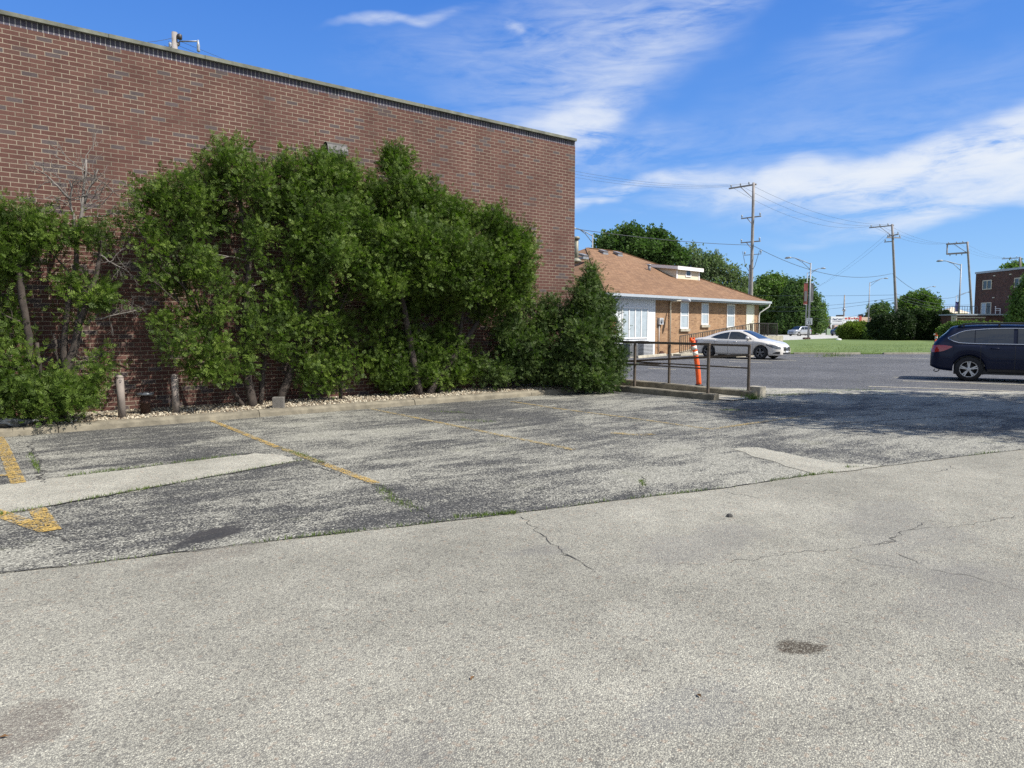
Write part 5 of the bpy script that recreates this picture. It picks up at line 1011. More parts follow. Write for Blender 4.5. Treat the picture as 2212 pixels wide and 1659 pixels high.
def car(name, label, paint, P, loc, heading, group=None, cat='car', rim_m='rim', spokes=5, detail=True, rails=False, star=False):
    """heading: compass-like angle clockwise from +Y in which the nose points"""
    t = thing(name, label, cat, loc, R(90 - heading), group); B = CarBody(P); B.body().build('body', M[paint], t); W = P['w']
    hw = P['wr']; tw = P['track']
    for a in P['axles']:
        for sg in (1, -1): wheel(t, a, sg * (tw - .02), hw, .21, rim_m, spokes, sg)
    mb = MB()
    for a in P['axles']: mb.box(a - B.ra * .93, a + B.ra * .93, -tw + .13, tw - .13, P['wr'] * .55, P['wr'] + B.ra * .98)
    mb.box(P['axles'][0] + .1, P['axles'][1] - .1, -tw + .1, tw - .1, .20, .36); mb.build('underbody', M['black_plastic'], t)
    for sg in (1, -1):
        for (x0, x1) in P['side_windows']: B.side_patch(P['dlo_lo'], P['dlo_hi'], x0, x1, sg).build('side_window', M['car_glass'], t)
        if detail:
            if P.get('chrome'):
                lo, hi = P['dlo_lo'], P['dlo_hi']; xa, xb = P['side_windows'][0][0], P['side_windows'][-1][1]; mbc = MB()
                up_ = [(x, sg * (B.side_y(x, float(interp(hi, x))) + .008), float(interp(hi, x)) + .008) for x in np.linspace(xa - .01, xb, 22)]; dn = [(x, sg * (B.side_y(x, float(interp(lo, x))) + .008), float(interp(lo, x)) - .008) for x in np.linspace(xa - .01, xb, 22)]
                mbc.tube(up_, .011, 6); mbc.tube(dn, .011, 6); mbc.tube([up_[0], dn[0]], .011, 6); mbc.build('window_trim', M['chrome'], t)
            for xd in P['seams']:
                zl = P['sill'] + .03; zz = np.linspace(zl, float(interp(P['belt'], xd)) - .01, 12); mbs = MB(); vs = [(xd + dx, sg * (B.side_y(xd, z) + .003), z) for z in zz for dx in (-.006, .006)]; fs = [(2*i, 2*i+1, 2*i+3, 2*i+2) for i in range(11)]; mbs.add(vs, fs if sg < 0 else [f[::-1] for f in fs]); mbs.build('door_seam', M['black_plastic'], t)
            for xh, zh in P['handles']:
                yy = B.side_y(xh, zh); mbh = MB(); mbh.tube([(xh - .10, sg * (yy + .0), zh), (xh - .07, sg * (yy + .03), zh + .005), (xh + .07, sg * (yy + .03), zh + .005), (xh + .10, sg * yy, zh)], .016, 8); mbh.build('door_handle', M['chrome'] if not P.get('body_handles') else M[paint], t)
            xm, zm = P['mirror']; yy = B.side_y(xm, zm); mbm = MB(); mbm.tube([(xm + .08, sg * (yy + .12), zm + .06), (xm + .03, sg * (yy + .13), zm + .06), (xm - .06, sg * (yy + .13), zm + .06), (xm - .08, sg * (yy + .13), zm + .06)], [.05, .085, .09, .07], 12); mbm.bar((xm, sg * yy, zm), (xm, sg * (yy + .12), zm + .03), .05, .03); mbm.build('mirror', M[paint], t)
        for (lo, hi, x0, x1) in P['tail']: B.side_patch(lo, hi, x0, x1, sg, .008, 10, 4).build('tail_light', M['tail_red'], t)
        for (lo, hi, x0, x1) in P['head']: B.side_patch(lo, hi, x0, x1, sg, .008, 12, 4).build('headlight', M['lamp_clear'], t)
        for (lo, hi, x0, x1) in P.get('vents', []): B.side_patch(lo, hi, x0, x1, sg, .010, 12, 4).build('bumper_vent', M['black_plastic'], t)
        for (lo, hi, x0, x1) in P.get('sills', []): B.side_patch(lo, hi, x0, x1, sg, .008, 20, 2).build('sill_trim', M['black_plastic'], t)
    (a, b_, h0, h1) = P['windshield']; B.top_patch(a, b_, h0, h1).build('windshield', M['car_glass'], t)
    (a, b_, h0, h1) = P['rear_glass']; B.top_patch(a, b_, h0, h1).build('rear_window', M['car_glass'], t)
    # nose
    xf = P['top'][-1][0]; g0, g1, gw = P['grille']; mb = MB(); mb.box(xf - .10, xf + .012, -gw, gw, g0, g1); gr = mb.build('grille', M['black_plastic'], t, bevel=.02)
    mb = MB(); n = 3 if not star else 2
    for k in range(n): z = g0 + (g1 - g0) * (k + .5) / n; mb.box(xf + .004, xf + .022, -gw * .97, gw * .97, z - .012, z + .012)
    mb.build('grille_bar', M['chrome'] if star else M['grey_metal'], gr)
    if star:
        mb = MB(); zc = (g0 + g1) / 2; rr = .088; mb.tube([(xf + .03, rr * math.cos(q), zc + rr * math.sin(q)) for q in np.linspace(0, 2 * math.pi, 25)], .010, 6, cap=False)
        for k in range(3): q = math.pi / 2 + k * 2 * math.pi / 3; mb.bar((xf + .03, 0, zc), (xf + .03, rr * math.cos(q), zc + rr * math.sin(q)), .018)
        mb.build('emblem', M['chrome'], gr)
    mb = MB(); mb.box(xf - .09, xf + .006, -gw * 1.15, gw * 1.15, P['low'][-1][1] + .05, P['low'][-1][1] + .13); mb.build('air_intake', M['black_plastic'], t)
    mb = MB(); mb.box(xf + .004, xf + .026, -.155, .155, P['low'][-1][1] + .13, P['low'][-1][1] + .21); mb.build('licence_plate', M['plate'], t)
    xr = P['top'][0][0]; mb = MB(); mb.box(xr - .014, xr + .05, -.155, .155, P['rplate'], P['rplate'] + .11); mb.build('licence_plate', M['plate'], t)
    if rails:
        for sg in (1, -1):
            xx = np.linspace(P['rails'][0], P['rails'][1], 15); mb = MB(); pts = []
            for i, x in enumerate(xx): y = float(interp(P['yr'], x)) * .93; pts.append((x, sg * y, B.top_z(x, y) + (.085 if 0 < i < 14 else .01)))
            mb.tube(pts, .024, 8)
            for i in (1, 7, 13): x, y, z = pts[i]; mb.bar((x, y, z - .10), (x, y, z), .10, .05, up=(1, 0, 0))
            mb.build('roof_rail', M['black_plastic'], t)
    if P.get('hook'):
        mb = MB(); mb.tube([(xr + .22, .55, .26), (xr + .20, .56, .20), (xr + .13, .58, .17), (xr + .07, .58, .21), (xr + .10, .56, .26)], .014, 8); mb.build('tow_loop', M['black_plastic'], t)
    return t
SEDAN = dict(top=[(-2.31, .78), (-2.27, .99), (-2.05, 1.03), (-1.75, 1.06), (-1.35, 1.19), (-.85, 1.35), (-.35, 1.425), (.1, 1.435), (.45, 1.36), (.85, 1.17), (1.22, .99), (1.45, .94), (1.8, .87), (2.08, .78), (2.22, .69), (2.31, .58)],
    belt=[(-2.31, .74), (-2.2, .92), (-1.8, .985), (-1.2, .985), (-.3, .955), (.6, .925), (1.2, .90), (1.7, .81), (2.05, .71), (2.22, .62), (2.31, .52)], low=[(-2.31, .36), (-2.2, .26), (-1.9, .22), (-1, .20), (1, .19), (1.9, .19), (2.2, .19), (2.31, .21)],
    w=[(-2.31, .64), (-2.24, .76), (-2.0, .85), (-1.3, .888), (1.3, .888), (1.75, .86), (2.05, .78), (2.2, .67), (2.31, .52)], yr=[(-2.31, .5), (-2.0, .66), (-1.5, .62), (-.8, .56), (0, .57), (.5, .60), (1.0, .68), (1.3, .76), (1.9, .68), (2.2, .5), (2.31, .40)],
    axles=(-1.345, 1.355), arch=.365, wr=.325, track=.83, tum=.93, side_windows=[(-1.28, -.33), (-.29, .90)], dlo_lo=[(-1.28, 1.055), (-.9, 1.0), (-.3, .985), (.9, .965)], dlo_hi=[(-1.28, 1.058), (-.95, 1.19), (-.6, 1.28), (-.2, 1.335), (.15, 1.325), (.5, 1.21), (.9, .967)],
    seams=(-.31, .98, -1.0), handles=((-.95, .87), (.05, .85)), mirror=(.72, .96), sill=.2, body_handles=False, tail=[([(-2.29, .70), (-1.95, .80)], [(-2.29, .86), (-1.95, .90)], -2.27, -1.97)], head=[([(1.60, .70), (2.0, .55), (2.26, .50)], [(1.60, .745), (2.0, .70), (2.26, .61)], 1.62, 2.25)],
    vents=[([(1.93, .29), (2.24, .27)], [(1.93, .30), (2.1, .38), (2.24, .39)], 1.94, 2.23)], sills=[], windshield=(.32, 1.20, .93, .90), rear_glass=(-1.72, -.85, .80, .88), grille=(.40, .60, .42), rplate=.62)
SUV = dict(top=[(-2.36, .78), (-2.33, 1.02), (-2.26, 1.13), (-1.98, 1.42), (-1.86, 1.575), (-1.5, 1.615), (-.8, 1.635), (0, 1.62), (.5, 1.53), (.95, 1.28), (1.25, 1.11), (1.5, 1.06), (1.9, 1.0), (2.2, .90), (2.33, .75), (2.40, .62)],
    belt=[(-2.36, .74), (-2.3, 1.0), (-2.1, 1.06), (-1.5, 1.06), (-.3, 1.04), (.8, 1.02), (1.3, 1.0), (1.8, .93), (2.2, .80), (2.40, .56)], low=[(-2.36, .42), (-2.2, .34), (-1.9, .29), (-1, .27), (1, .27), (2.0, .27), (2.3, .28), (2.40, .32)],
    w=[(-2.36, .72), (-2.25, .82), (-2.0, .885), (-1.3, .92), (1.3, .92), (1.9, .88), (2.2, .78), (2.40, .58)], yr=[(-2.36, .6), (-2.1, .66), (-1.6, .67), (0, .68), (.6, .69), (1.1, .76), (1.5, .80), (2.1, .66), (2.40, .42)],
    axles=(-1.39, 1.355), arch=.40, wr=.347, track=.86, tum=.945, side_windows=[(-1.92, -1.28), (-1.26, -.36), (-.26, .92)], dlo_lo=[(-1.92, 1.235), (-1.75, 1.135), (-1.4, 1.10), (-.3, 1.085), (.92, 1.065)], dlo_hi=[(-1.92, 1.24), (-1.6, 1.42), (-1.2, 1.48), (-.3, 1.515), (.25, 1.475), (.6, 1.32), (.92, 1.07)], chrome=True,
    seams=(-.31, .98, -1.12), handles=((-.78, .95), (.05, .93)), mirror=(.78, 1.06), sill=.3, body_handles=True, tail=[([(-2.34, .82), (-2.05, .86), (-1.80, .985)], [(-2.34, 1.03), (-2.05, 1.035), (-1.80, 1.0)], -2.33, -1.82)], head=[([(1.75, .76), (2.3, .66)], [(1.75, .86), (2.3, .78)], 1.76, 2.3)],
    sills=[([(-.95, .28), (.95, .28)], [(-.95, .36), (.95, .36)], -.95, .95)], windshield=(.42, 1.22, .93, .90), rear_glass=(-2.24, -1.93, .90, .92), grille=(.58, .76, .46), rails=(-1.70, .30), rplate=.80, hook=True)
PILOT = dict(SUV, top=[(-2.36, .80), (-2.33, 1.1), (-2.26, 1.3), (-2.1, 1.62), (-1.95, 1.72), (-1.5, 1.76), (-.8, 1.78), (.1, 1.76), (.55, 1.68), (.95, 1.38), (1.22, 1.18), (1.5, 1.15), (1.9, 1.12), (2.2, 1.02), (2.33, .85), (2.40, .68)],
    belt=[(-2.36, .76), (-2.3, 1.08), (-2.1, 1.14), (-1.5, 1.14), (-.3, 1.13), (.8, 1.11), (1.3, 1.09), (1.8, 1.03), (2.2, .92), (2.40, .60)], dlo_lo=[(-2.0, 1.20), (-1.5, 1.18), (.92, 1.15)], dlo_hi=[(-2.0, 1.55), (-1.6, 1.62), (-.3, 1.65), (.3, 1.62), (.6, 1.48), (.92, 1.16)], side_windows=[(-2.0, -1.3), (-1.25, -.35), (-.26, .92)], chrome=False, hook=False, w=[(-2.36, .82), (-2.25, .9), (-2.0, .95), (1.9, .95), (2.2, .86), (2.40, .68)], yr=[(-2.36, .7), (-1.6, .74), (.6, .75), (1.2, .82), (2.1, .72), (2.40, .5)], tum=.95)
def wheel_anchor(P, g, heading, which):     # place the car so that one near wheel stands on ground point g
    h = R(heading); f = np.array([math.sin(h), math.cos(h), 0]); l = np.array([-math.cos(h), math.sin(h), 0]); return g - f * P['axles'][which] , f, l
g = G(1642.7, 776.5); pos, f, l = wheel_anchor(SEDAN, g, YAW + 131, 1); pos = pos + l * SEDAN['track'] * 1.0
car('sedan', 'white four door sedan parked by the access ramp, nose towards the lawn', 'white_car', SEDAN, (pos[0], pos[1], .003), YAW + 131, None, 'car', 'dark_rim', 5, star=True)
g = G(2091, 823.5); pos, f, l = wheel_anchor(SUV, g, YAW + 122, 0); pos = pos + l * SUV['track']
car('station_wagon', 'dark navy blue wagon with roof rails parked on the side lot', 'navy_car', SUV, (pos[0], pos[1], .003), YAW + 122, None, 'car', 'rim', 5, rails=True)
p = cw(52.6, 130); car('suv', 'silver sport utility vehicle driving on the far road in front of the trees', 'silver_car', PILOT, (p[0], p[1], .015), YAW + 238, 'vehicles on the far road', 'car', 'rim', 5, detail=True)
p = cw(61.5, 133); car('suv', 'dark blue vehicle on the far road, half hidden by the bright green bush', 'dark_car', PILOT, (p[0], p[1], .015), YAW + 230, 'vehicles on the far road', 'car', 'rim', 5, detail=True)
# ------------------------------------------------------------------ utility poles and cables
POLES = {}
def upole(key, label, base, top, r0, r1, arms, group='utility poles along the road'):
    base = np.array(base, float); top = np.array(top, float); t = thing('utility_pole', label, 'utility pole', tuple(base), 0, group)
    d = top - base; mb = MB(); n = 8; mb.tube([tuple(d * k / n - (np.array([0, 0, .3]) if k == 0 else 0)) for k in range(n + 1)], list(np.linspace(r0, r1, n + 1)), 14); mb.build('pole', M['wood_pole'], t)
    POLES[key] = (base, top)
    arms(t, d); return t
# cross-arm helper: direction of the arm in plan, height below the top
LN = np.array(cw(1, 0)) * .732 + np.array(cw(0, 1)) * .681; LN[2] = 0; LN /= np.linalg.norm(LN)     # along the pole line
AC_ = np.array([-LN[1], LN[0], 0])                                                                    # across it, away from the camera
def arm(t, d, drop, a0, a1, dirv, thick=.12, brace=True, ins=(), up=True, mat_='wood_pole'):
    c = d * (1 - drop / np.linalg.norm(d)); mb = MB(); off = np.cross(dirv, [0, 0, 1]) * .12; mb.bar(tuple(c + dirv * a0 + off), tuple(c + dirv * a1 + off), thick, thick); a_ = mb.build('crossarm', M[mat_], t)
    if brace:
        mb = MB(); e = a0 if abs(a0) > abs(a1) else a1; mb.bar(tuple(c + dirv * e * .55 + off), tuple(c - np.array([0, 0, min(1.2, abs(e) * .6)]) + off * .6), .05); mb.build('brace', M['wood_pole'], t)
    for s in ins:
        mb = MB(); p = c + dirv * s + off; sg = 1 if up else -1
        mb.lathe([(.02, .04 * sg), (.03, .10 * sg), (.075, .14 * sg), (.05, .2 * sg), (.08, .24 * sg), (.03, .32 * sg)], 10, c=tuple(p)); mb.build('insulator', M['ceramic'], a_)
TOPH = 13.95
def P_(X, D): return np.array(cw(X, D, 0))
v1 = RGT * (-1.0) * .80 + FWD * .6; v1 = AC_        # arms reach away over the road
def arms1(t, d):
    arm(t, d, .15, -.2, 2.4, AC_, .12, True, (.5, 1.3, 2.2)); arm(t, d, 2.9, -.7, 1.15, AC_, .09, True, (-.6, 1.1)); arm(t, d, 5.0, -.7, 1.15, AC_, .09, True, (-.6, 1.1)); arm(t, d, 6.1, -.8, .8, AC_, .05, False, (-.75, .75))
    mb = MB(); c = d * .60; mb.tube([tuple(c + AC_ * .9 + [0, 0, -.2]), tuple(c + AC_ * .6 + [0, 0, -1.4]), tuple(c + AC_ * .2 + [0, 0, -2.0])], .02, 6); mb.tube([tuple(c - AC_ * .7 + [0, 0, -.2]), tuple(c - AC_ * .3 + [0, 0, -1.5]), tuple(c + [0, .1, -2.2])], .02, 6); mb.build('jumper_cable', M['wire'], t)
    mb = MB(); mb.tube([tuple(d * .02 - RGT * .2), tuple(d * .5 - RGT * .19), ], .05, 8); mb.build('riser_conduit', M['galv'], t)
upole('p1', 'tall grey utility pole with three crossarms rising behind the brown shingle roof', P_(20.8, 62), P_(20.75, 62) + [0, 0, TOPH], .165, .11, arms1)
def arms2(t, d):
    arm(t, d, .15, -.15, 2.6, AC_, .12, True, (.5, 1.4, 2.4)); arm(t, d, 1.3, -.9, .9, LN * .6 + AC_ * .8, .12, False, (-.8, .0, .8)); arm(t, d, 1.6, -.8, .9, LN * .8 - AC_ * .6, .12, False, (-.7, .8)); arm(t, d, 2.0, 0, 1.0, AC_, .10, False, (.9,))
b2 = P_(46.4, 85.4); t2 = onD(1927, 484, 84.5); upole('p2', 'leaning grey utility pole rising out of the dark clipped bushes', b2, t2, .17, .12, arms2)
def arms3(t, d):
    arm(t, d, .15, -.15, 2.7, AC_, .18, False, (.6, 1.4, 2.4)); arm(t, d, 1.55, -.15, 2.7, AC_, .22, False, (.8, 1.5, 2.3), False); c = d * (1 - .85 / np.linalg.norm(d)); mb = MB(); mb.bar(tuple(c + AC_ * 2.6 + [0, 0, .8]), tuple(c + AC_ * 2.6 - [0, 0, .8]), .14); mb.bar(tuple(c + AC_ * .2 - [0, 0, .6]), tuple(c + AC_ * 1.8 + [0, 0, .7]), .07); mb.build('arm_frame', M['wood_pole'], t)
upole('p3', 'utility pole with a boxed double crossarm, left of the brown brick apartments', P_(66.9, 102.9), onD(2089.5, 522, 102.5), .18, .13, arms3)
def arms4(t, d): arm(t, d, .15, -.15, 2.7, AC_, .12, True, (.5, 1.4, 2.4)); arm(t, d, 2.6, -.4, .9, AC_, .1, False, (.8,))
upole('p4', 'farthest tall utility pole showing its single crossarm above the apartment roof', P_(89.8, 125), onD(2203.5, 555, 125), .2, .15, arms4)
def arms0(t, d):
    arm(t, d, .42, -.1, 1.7, AC_, .12, True, (.3, .9, 1.6)); mb = MB(); mb.tube([tuple(d - [0, 0, .35] + RGT * .18), tuple(d - [0, 0, .35] + RGT * .9)], .03, 6); mb.build('bracket', M['grey_metal'], t); mb = MB(); mb.lathe([(.04, -.42), (.07, -.38), (.05, -.25), (.07, -.2), (.05, -.1), (.03, .05)], 10, c=tuple(d - [0, 0, .35] + RGT * .95)); mb.build('arrester', M['ceramic'], t)
    mb = MB(); mb.lathe([(.07, -.16), (.10, -.13), (.10, .02), (.03, .07)], 12, c=tuple(d - [0, 0, .12] + RGT * .20)); mb.build('cutout', M['dark_metal'], t)
upole('p0', 'utility pole head peeking over the coping of the long brick building', P_(-14.2, 29.9), onD(377, 70, 29.9), .15, .11, arms0)
def dpole(label, px, py, D, r=.14):
    b_ = onD(px, py, D); base = np.array([b_[0], b_[1], 0]); t = thing('utility_pole', label, 'utility pole', tuple(base), 0, 'distant poles beyond the road'); h = b_[2]
    mb = MB(); mb.tube([(0, 0, 0), (0, 0, h)], [r, r * .7], 10); mb.build('pole', M['wood_pole'], t)
    mb = MB(); mb.lathe([(.3, h * .58), (.34, h * .60), (.34, h * .64), (.2, h * .66)], 10); mb.build('transformer', M['grey_metal'], t)
    mb = MB(); q = LN * 1.1; mb.bar(tuple(-q + [0, 0, h * .6]), tuple(q + [0, 0, h * .6]), .14); mb.build('crossarm', M['wood_pole'], t); return base + [0, 0, h]
d1 = dpole('thin distant utility pole with a transformer above the flat roofed shops', 1824.5, 637, 185, .22); d2 = dpole('far bare pole behind the shops, beside the green bush street light', 1873, 660, 260, .16)
def cable(label, a, b_, sag, r, n=18, group='overhead cables', name='cable'):
    a, b_ = np.array(a, float), np.array(b_, float); mb = MB(); pts = []
    for k in range(n + 1):
        u = k / n; p = a + (b_ - a) * u; p[2] -= sag * 4 * u * (1 - u); pts.append(tuple(p - a))
    mb.tube(pts, r, 5); o = mb.build(name, M['wire'], None, tuple(a)); return tag(o, label, 'cable', group)
def att(key, u=None, z=None, s=0.0, side=0.0):
    b_, t = POLES[key]; f = (z - b_[2]) / (t[2] - b_[2]); return b_ + (t - b_) * f + AC_ * s + LN * side
ordv = ['nearest', 'middle', 'outer']
P0e = att('p0', z=8.9) + [0, 0, 0]
cable('thick sagging cable from the tall pole back towards the brick building', att('p1', z=8.65), P0e, .85, .020, group='thick telephone cables')
cable('thick sagging cable between the tall pole and the leaning pole', att('p1', z=8.65), onD(1925.5, 591, 84.8), 1.35, .022, group='thick telephone cables')
cable('thick sagging cable from the leaning pole to the pole with the boxed crossarm', onD(1928, 591, 84.8), att('p3', z=onD(2095, 628, 102.8)[2]), 1.9, .022, group='thick telephone cables')
for k, s in enumerate((.5, 1.3, 2.2)):
    cable(f'thin wire from tall pole top over the brick building, {ordv[k]} on the arm', att('p1', z=13.95, s=s), att('p0', z=13.4, s=s * .6), 2.0, .007, group='thin top wires'); cable(f'thin wire from tall pole top to the leaning pole, {ordv[k]} on the arm', att('p1', z=13.95, s=s), POLES['p2'][1] + AC_ * s, .9 + .25 * k, .010, group='thin top wires')
    cable(f'thin wire from leaning pole top to boxed crossarm pole, {ordv[k]} on the arm', POLES['p2'][1] + AC_ * s, POLES['p3'][1] + AC_ * s, .9, .009, group='thin top wires'); cable(f'thin wire from boxed crossarm pole to the farthest pole, {ordv[k]} on the arm', POLES['p3'][1] + AC_ * s, POLES['p4'][1] + AC_ * s, .8, .008, group='thin top wires')
for k, (py, pz) in enumerate([(506, 498), (512, 503)]): cable(f'{["upper", "lower"][k]} slanting wire from the leaning pole head down past the street light', onD(1922, 500 + 8 * k, 85), onD(1640 + 60 * k, 680 - 40 * k, 140), 1.5, .009, group='slanting service wires')
LP = onD(1935, 645, 85.2)
for k, (ya, yb_, xb_) in enumerate([(637, 636, 1640), (643, 654, 1640), (647, 662, 1640), (650, 676, 1800), (652, 680, 1800)]):
    lab = ['highest', 'second highest', 'middle', 'second lowest', 'lowest'][k]
    cable(f'{lab} of the five level cables running left from the foot of the leaning pole', onD(1936, ya, 85.2), onD(xb_ - 60, yb_ + (6 if k > 2 else 0), 150), [.2, 1.0, 1.2, 1.4, 1.6][k], .018, group='level cables at the leaning pole')
for k, (ya, yb_) in enumerate([(635, 658), (640, 668), (645, 672)]): cable(f'{["upper", "middle", "lower"][k]} cable running right from the leaning pole foot to the boxed pole', onD(1937, ya, 85.2), onD(2097, yb_, 102.8), .5, .016, group='low cables right of the leaning pole')
for k in range(2): cable(f'{["upper", "lower"][k]} faint wire from the pole head over the coping, running left', POLES['p0'][1] - [0, 0, .2 + .5 * k], onD(-150, -50 + 35 * k, 20), .8, .008, group='faint wires over the coping')
# ------------------------------------------------------------------ street lights
def slight(label, base, h, armv, al=2.3, rise=.75, r=.10, rb=None, truss=True):
    t = thing('street_light', label, 'street light', tuple(base), 0, 'street lights'); mb = MB(); mb.tube([(0, 0, -.05), (0, 0, h)], [r * 1.2, r * .65], 12); mb.build('pole', M['galv'], t); a = np.array(armv, float); a /= np.linalg.norm(a)
    p0 = np.array([0, 0, h - .15]); pts = [p0, p0 + a * al * .4 + [0, 0, rise * .50], p0 + a * al * .8 + [0, 0, rise * .95], p0 + a * al + [0, 0, rise]]; mb = MB(); mb.tube([tuple(p) for p in pts], .05, 8)
    if truss: q0 = np.array([0, 0, h - .95]); mb.tube([tuple(q0), tuple(q0 + a * al * .4 + [0, 0, .8 + rise * .25]), tuple(pts[2])], .04, 8); mb.tube([tuple(pts[1] - [0, 0, .02]), tuple(q0 + a * al * .42 + [0, 0, .8 + rise * .28])], .03, 6)
    mb.build('arm', M['galv'], t); mb = MB(); e = pts[-1]; mb.tube([tuple(e - a * .1), tuple(e + a * .15 + [0, 0, .03]), tuple(e + a * .55), tuple(e + a * .8 - [0, 0, .06])], [.06, .13, .15, .05], 10); mb.build('lamp_head', M['grey_metal'], t); return t
far = AC_ * .95 + LN * -.25
p = P_(9.1, 81); slight('street light behind the shingle roof, its lamp head beside the brick building corner', p, 12.0, -RGT * .95 + FWD * .3, 2.0, .9)
b_ = G(1746, 731.5); hL = onD(1748, 568, float(b_ @ FWD))[2]; slA = slight('street light with a long left arm, carrying the speed sign and banners', b_, hL, -RGT * .93 + FWD * .35, 2.6, .95, .13)
p = P_(56.5, 136); q = onD(1744, 589, 136); slight('far street light with its arm to the right, just behind the speed sign pole', [q[0], q[1], 0], q[2], RGT * .9 - FWD * .3, 2.4, .9)
q = onD(1879, 610, 166); slight('street light with its arm to the right standing above the bright green bush', [q[0], q[1], 0], q[2], RGT * .9 - FWD * .3, 3.0, 1.0, .14)
q = onD(1986, 627, 200); slight('distant street light head just above the tree behind the clipped bushes', [q[0], q[1], 0], q[2], RGT * .9 - FWD * .3, 3.2, 1.1, .12)
q = onD(2066, 638, 215); slight('distant street light between the beige roof and the boxed crossarm pole', [q[0], q[1], 0], q[2], RGT * .95 - FWD * .2, 3.2, 1.0, .12)
q = onD(2076.5, 570.5, 101); slight('near street light with its arm to the left, beside the boxed crossarm pole', [q[0], q[1], 0], q[2], -RGT * .95 + FWD * .2, 2.4, .65, .12)
# speed limit sign on the near street light
toCam = -(RGT * .33 + FWD * .94); sideV = np.cross(toCam, [0, 0, 1]); sideV /= np.linalg.norm(sideV); ang = math.atan2(toCam[1], toCam[0]) + math.pi / 2
def text(s, size, m_, parent, loc, name='lettering', bold=0.0, sx=1.0):
    c = bpy.data.curves.new(name, 'FONT'); c.body = s; c.size = size; c.align_x = 'CENTER'; c.align_y = 'CENTER'; c.extrude = .004; c.offset = bold
    tmp = bpy.data.objects.new('tmp', c); me = bpy.data.meshes.new_from_object(tmp); bpy.data.objects.remove(tmp); me.materials.clear(); me.materials.append(M[m_])
    o = bpy.data.objects.new(name, me); COL.objects.link(o); o.parent = parent; o.location = loc; o.rotation_euler = (R(90), 0, 0); o.scale = (sx, 1, 1); return o
Dl = float(b_ @ FWD); c = onD(1748, 694.5, Dl); sg_ = thing('speed_limit_sign', 'white speed limit 35 sign mounted on the near street light pole', 'sign', tuple(c + toCam * .22), ang)
mb = MB(); mb.box(-.38, .38, -.012, .012, -.47, .47); mb.build('panel', M['sign_white'], sg_, bevel=.01)
mb = MB(); w_, h_ = .35, .44
for (x0, x1, z0, z1) in ((-w_, w_, h_ - .02, h_), (-w_, w_, -h_, -h_ + .02), (-w_, -w_ + .02, -h_ + .021, h_ - .021), (w_ - .02, w_, -h_ + .021, h_ - .021)): mb.box(x0, x1, -.017, -.0125, z0, z1)
mb.build('border', M['sign_black'], sg_); text('SPEED', .20, 'sign_black', sg_, (0, -.018, .30)); text('LIMIT', .20, 'sign_black', sg_, (0, -.018, .11)); text('35', .52, 'sign_black', sg_, (0, -.018, -.20), bold=.01)
# banners
def banner(label, px0, px1, py0, py1, D, m_, band=None):
    a = onD(px0, py1, D); w = float((onD(px1, py1, D) - a) @ RGT); h = onD(px0, py0, D)[2] - a[2]; t = thing('street_banner', label, 'banner', tuple(a), math.atan2(RGT[1], RGT[0]), 'banners on street light poles')
    mb = MB(); n = 10; vs = []
    for i in range(n + 1):
        for j in range(5): vs.append((w * j / 4, .03 * math.sin(i * .9) * math.sin(j * .8), h * i / n))
    vs2 = [(x, y + .015, z) for (x, y, z) in vs]; fs = [(i*5+j, i*5+j+1, (i+1)*5+j+1, (i+1)*5+j) for i in range(n) for j in range(4)]; mb.add(vs, fs, True); mb.add(vs2, [f[::-1] for f in fs], True); fb = mb.build('fabric', M[m_], t)
    mb = MB(); mb.tube([(-.02, 0, h), (w + .02, 0, h)], .03, 8); mb.tube([(-.02, 0, 0), (w + .02, 0, 0)], .03, 8); mb.build('rods', M['grey_metal'], t)
    if band: mb = MB(); mb.box(w * .15, w * .85, -.06, -.04, h * .15, h * .62); mb.build('printed_panel', M[band], fb)
    return t
banner('faded red street banner on the left of the near street light pole', 1735.5, 1743.8, 611, 658, Dl, 'banner_red', 'banner_grey'); banner('dark grey street banner on the right of the near street light pole', 1749.6, 1756.5, 612, 652, Dl, 'banner_grey')
banner('dark blue street banner beside the near street light left of the apartments', 2063, 2071, 652, 673, 101, 'banner_blue')
q = G(1741, 735); o = thing('stone_footing', 'dark low footing stones at the foot of the speed sign pole', 'stone', tuple(G(1743, 733))); mb = MB(); rg = np.random.default_rng(3)
for k in range(7): a = rg.uniform(-.9, .5); mb.lathe([(.12, -.02), (.22, .05), (.16, .18), (.0001, .22)], 7, c=(a, rg.uniform(-.3, .3), 0.05), smooth=False)
mb.build('stones', M['rust'], o)
